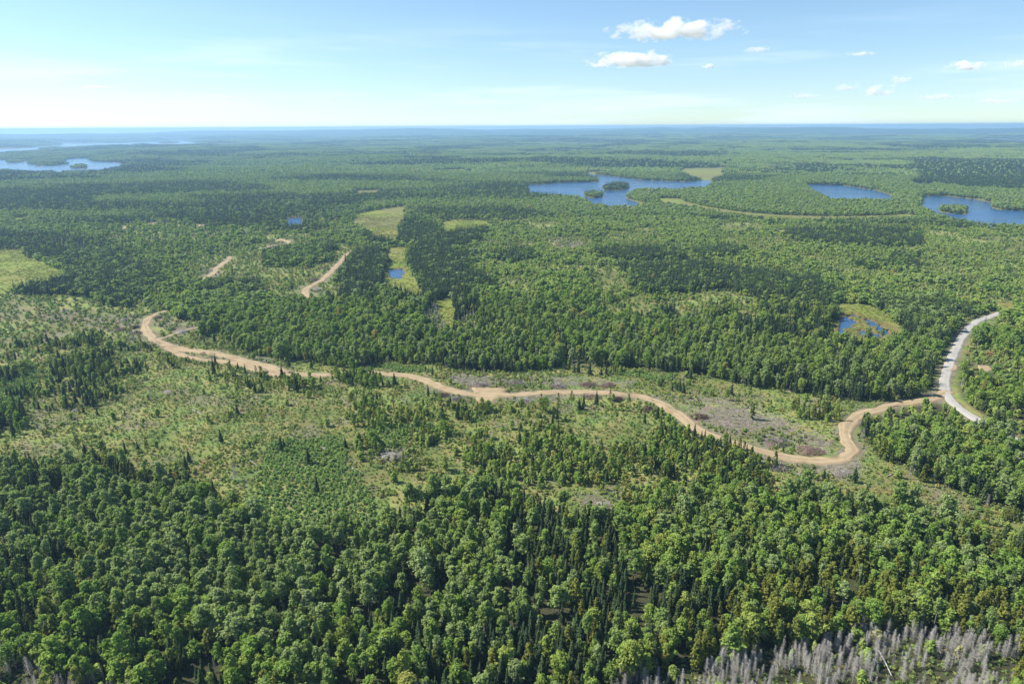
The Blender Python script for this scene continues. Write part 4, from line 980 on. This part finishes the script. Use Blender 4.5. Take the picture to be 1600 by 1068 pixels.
for (u, v, w, h, mt, lab) in PILES:
    x, y, z = at(u, v); rng = np.random.default_rng(int(u * 7 + v)); e = empty('soil_heap' if mt == 'soil' else 'brush_heap', (x, y, z), rng.uniform(-.3, .3)); tag(e, lab, 'soil heap' if mt == 'soil' else 'brush heap', 'heaps left by logging')
    w *= .9; h *= 1.25; n, k = 7, 18; V = [(0, 0, h * .8)]; F = []
    for i in range(1, n + 1):
        f = i / n
        for j in range(k):
            a_ = j / k * 6.283; jj = 1 + .22 * math.sin(a_ * 3 + u) + rng.uniform(-.12, .12)
            V.append((math.cos(a_) * w / 2 * f * jj * 1.5, math.sin(a_) * w / 2 * f * jj, h * (.8 if mt == 'soil' else .55) * math.cos(f * 1.62) * rng.uniform(.8, 1.2) - .1))
    F = [(0, 1 + j, 1 + (j + 1) % k) for j in range(k)]
    for i in range(n - 1):
        for j in range(k):
            a0 = 1 + i * k + j; a1 = 1 + i * k + (j + 1) % k; F += [(a0, a0 + k, a1 + k), (a0, a1 + k, a1)]
    add('mound', mesh_np('mound', np.array(V), np.array(F), [MAT['soil']], smooth=True), e)
    if mt != 'soil':
        b_m = MB()
        for i in range(260):
            f = rng.random() ** .6; a_ = rng.uniform(0, 6.283); px_, py_ = math.cos(a_) * w * .75 * f, math.sin(a_) * w * .5 * f; pz = h * .75 * (1 - f * f) * rng.uniform(.4, 1.15)
            s0, s1 = stick(px_, py_, pz + .15, rng.uniform(.8, 3.4), 0, rng.uniform(0, 6.283), rng.uniform(-.35, .6)); b_m.tube(s0, s1, rng.uniform(.04, .10), .025, 0, 3)
        o = add('branches', b_m.mesh('branches', [MAT[mt + '_brush']]), e); o['kind'] = 'stuff'
ROCKS = [(612,714,7.5,1.7,'broad pale rock dome in the middle of the clearing'), (660,722,1.6,1.6,'small upright pale boulder right of the rock dome'), (507,700,3,.7,'flat pale rock at top of the bracken patch'), (456,748,1.4,.8,'small white boulder lying in bracken'), (560,768,2.2,.7,'pale flat rock below the bracken patch'),
 (940,790,6,.6,'flat bare rock slab beside young pines in lower clearing'), (1250,740,2,.6,'low rock by the near roadside'), (420,648,2.6,.7,'low grey rock in the upper clearing'), (262,612,5,.6,'flat grey rock slab in the left clearing'), (118,640,3,.6,'pale rock on the left clearing slope'), (100,485,5,1.0,'pale rock hump at forest edge far left'), (285,518,7,1.0,'long pale rock ridge right of the left road bend'), (1235,610,4,.5,'pale rock patch at forest edge above the hairpin')]
for (u, v, w, h, lab) in ROCKS:
    x, y, z = at(u, v); rng = np.random.default_rng(int(u + v * 3)); n, k = 8, 20; V = [(0, 0, h)]
    ph = rng.uniform(0, 6, 3)
    for i in range(1, n + 1):
        f = i / n
        for j in range(k):
            a_ = j / k * 6.283; jj = 1 + .2 * math.sin(2 * a_ + ph[0]) + .12 * math.sin(5 * a_ + ph[1]) + rng.uniform(-.04, .04)
            V.append((math.cos(a_) * w / 2 * f * jj * 1.35, math.sin(a_) * w / 2 * f * jj * 1.1, h * (1.15 * (1 - f ** 2.4)) + rng.uniform(-.06, .06) * h - .15 * f))
    F = [(0, 1 + j, 1 + (j + 1) % k) for j in range(k)]
    for i in range(n - 1):
        for j in range(k):
            a0 = 1 + i * k + j; a1 = 1 + i * k + (j + 1) % k; F += [(a0, a0 + k, a1 + k), (a0, a1 + k, a1)]
    o = add('rock_outcrop', mesh_np('rock_outcrop', np.array(V), np.array(F), [MAT['rock']]), None, (x, y, z - .05)); tag(o, lab, 'rock', 'rocks of the clearing')

# ------------------------------------------------------------------ clouds and haze
def cloud_mat(nm, half, dens, seed):
    m, t = new_mat(nm); o = N(t, 'ShaderNodeOutputMaterial'); tc = N(t, 'ShaderNodeTexCoord')
    sc = N(t, 'ShaderNodeVectorMath', operation='DIVIDE'); L(t, tc.outputs['Object'], sc.inputs[0]); sc.inputs[1].default_value = half
    ln = N(t, 'ShaderNodeVectorMath', operation='LENGTH'); L(t, sc.outputs[0], ln.inputs[0])
    mpn = N(t, 'ShaderNodeMapping', ins={'Location': (seed * 1.7, seed * 3.1, seed)}); 
    k = 1.0 / half[2]; mpn.inputs['Scale'].default_value = (k * .8, k * .8, k * 1.15); L(t, tc.outputs['Object'], mpn.inputs['Vector'])
    nz = noise(t, mpn.outputs[0], 1.0, 5, .6)
    v = math_(t, 'SUBTRACT', math_(t, 'MULTIPLY', math_(t, 'SUBTRACT', nz, .5), 3.4), math_(t, 'SUBTRACT', ln.outputs['Value'], .62))
    d = mrange(t, v, 0.0, 0.45, 0, dens)
    vs_ = N(t, 'ShaderNodeVolumeScatter', ins={'Color': (1, 1, 1, 1), 'Anisotropy': 0.0}); L(t, d, vs_.inputs['Density']); L(t, vs_.outputs[0], o.inputs['Volume'])
    return m
CLOUDS = [(1053,49,208,36,1,'largest white cumulus cloud high over the right half'), (988,94,146,30,1,'flat-based white cloud just under the largest one'), (1107,104,28,9,.7,'tiny cloud right of the flat-based cloud'),
 (1508,104,62,19,.8,'small white cloud near the right edge'), (1372,142,60,22,.5,'pale ragged cloud low on the right'), (1408,126,30,18,.5,'small puff above the ragged low cloud'), (1322,136,46,16,.35,'faint puff left of the ragged low cloud'),
 (1182,78,50,11,.3,'thin wisp right of the largest cloud'), (1344,84,52,10,.25,'thin streak of cloud at upper right'), (1462,152,70,12,.25,'faint flat cloud low over the right lakes'), (1558,158,80,12,.25,'faint cloud bank low at right edge'), (1260,150,60,10,.2,'faint wisp low between the ragged cloud and centre'), (1586,101,40,14,.4,'grey-white cloud cut by right edge'), (150,137,54,8,.5,'small flat cloud low on the left'), (73,139,18,6,.5,'tiny cloud at far left'), (284,148,22,6,.5,'tiny white cloud low left of centre'), (355,153,18,8,.5,'tiny round cloud right of the left group')]
for i, (u, v, w, h, dn, lab) in enumerate(CLOUDS):
    d = ray([u], [v])[0]; el = math.asin(d[2]); dist = min(1350 / math.tan(el), 26000) if el > .01 else 26000
    t_ = dist / math.hypot(d[0], d[1]); c = np.array([0, 0, CAM_H]) + d * t_
    s = t_ * float(d @ fw) / FPX; half = (w * s / 2 * 1.12, w * s / 2 * .7, h * s / 2 * 1.1)
    V = []; F = []; nu, nv = 24, 12; rng = np.random.default_rng(i)
    for a in range(nv + 1):
        for b2 in range(nu):
            p_ = math.pi * a / nv; q = 2 * math.pi * b2 / nu; V.append((half[0] * math.sin(p_) * math.cos(q), half[1] * math.sin(p_) * math.sin(q), max(half[2] * math.cos(p_), -half[2] * .55)))
    for a in range(nv):
        for b2 in range(nu): F.append((a * nu + b2, (a + 1) * nu + b2, (a + 1) * nu + (b2 + 1) % nu, a * nu + (b2 + 1) % nu))
    o = add('cloud', mesh_np('cloud', np.array(V), np.array(F), [cloud_mat('cloud_vapour', half, dn * 1.7 / half[2], i + 2)]), None, c); o.rotation_euler = (0, 0, -math.atan2(d[0], d[1])); tag(o, lab, 'cloud', 'clouds')
m, t = new_mat('haze_air'); o = N(t, 'ShaderNodeOutputMaterial')
pv = N(t, 'ShaderNodeVolumePrincipled', ins={'Color': (0.44, 0.71, 1.0, 1), 'Density': 1.1e-4, 'Anisotropy': 0.25}); L(t, pv.outputs[0], o.inputs['Volume'])
B = 24800.0; z0, z1 = float(GZ.min()) - 1.0, CAM_H + 12
V = [(-B, -400, z0), (B, -400, z0), (B, B, z0), (-B, B, z0), (-B, -400, z1), (B, -400, z1), (B, B, z1), (-B, B, z1)]
hz = add('haze', mesh_np('haze', np.array(V), np.array([(3, 2, 1, 0), (4, 5, 6, 7), (0, 1, 5, 4), (1, 2, 6, 5), (2, 3, 7, 6), (3, 0, 4, 7)]), [m])); tag(hz, kind='stuff')
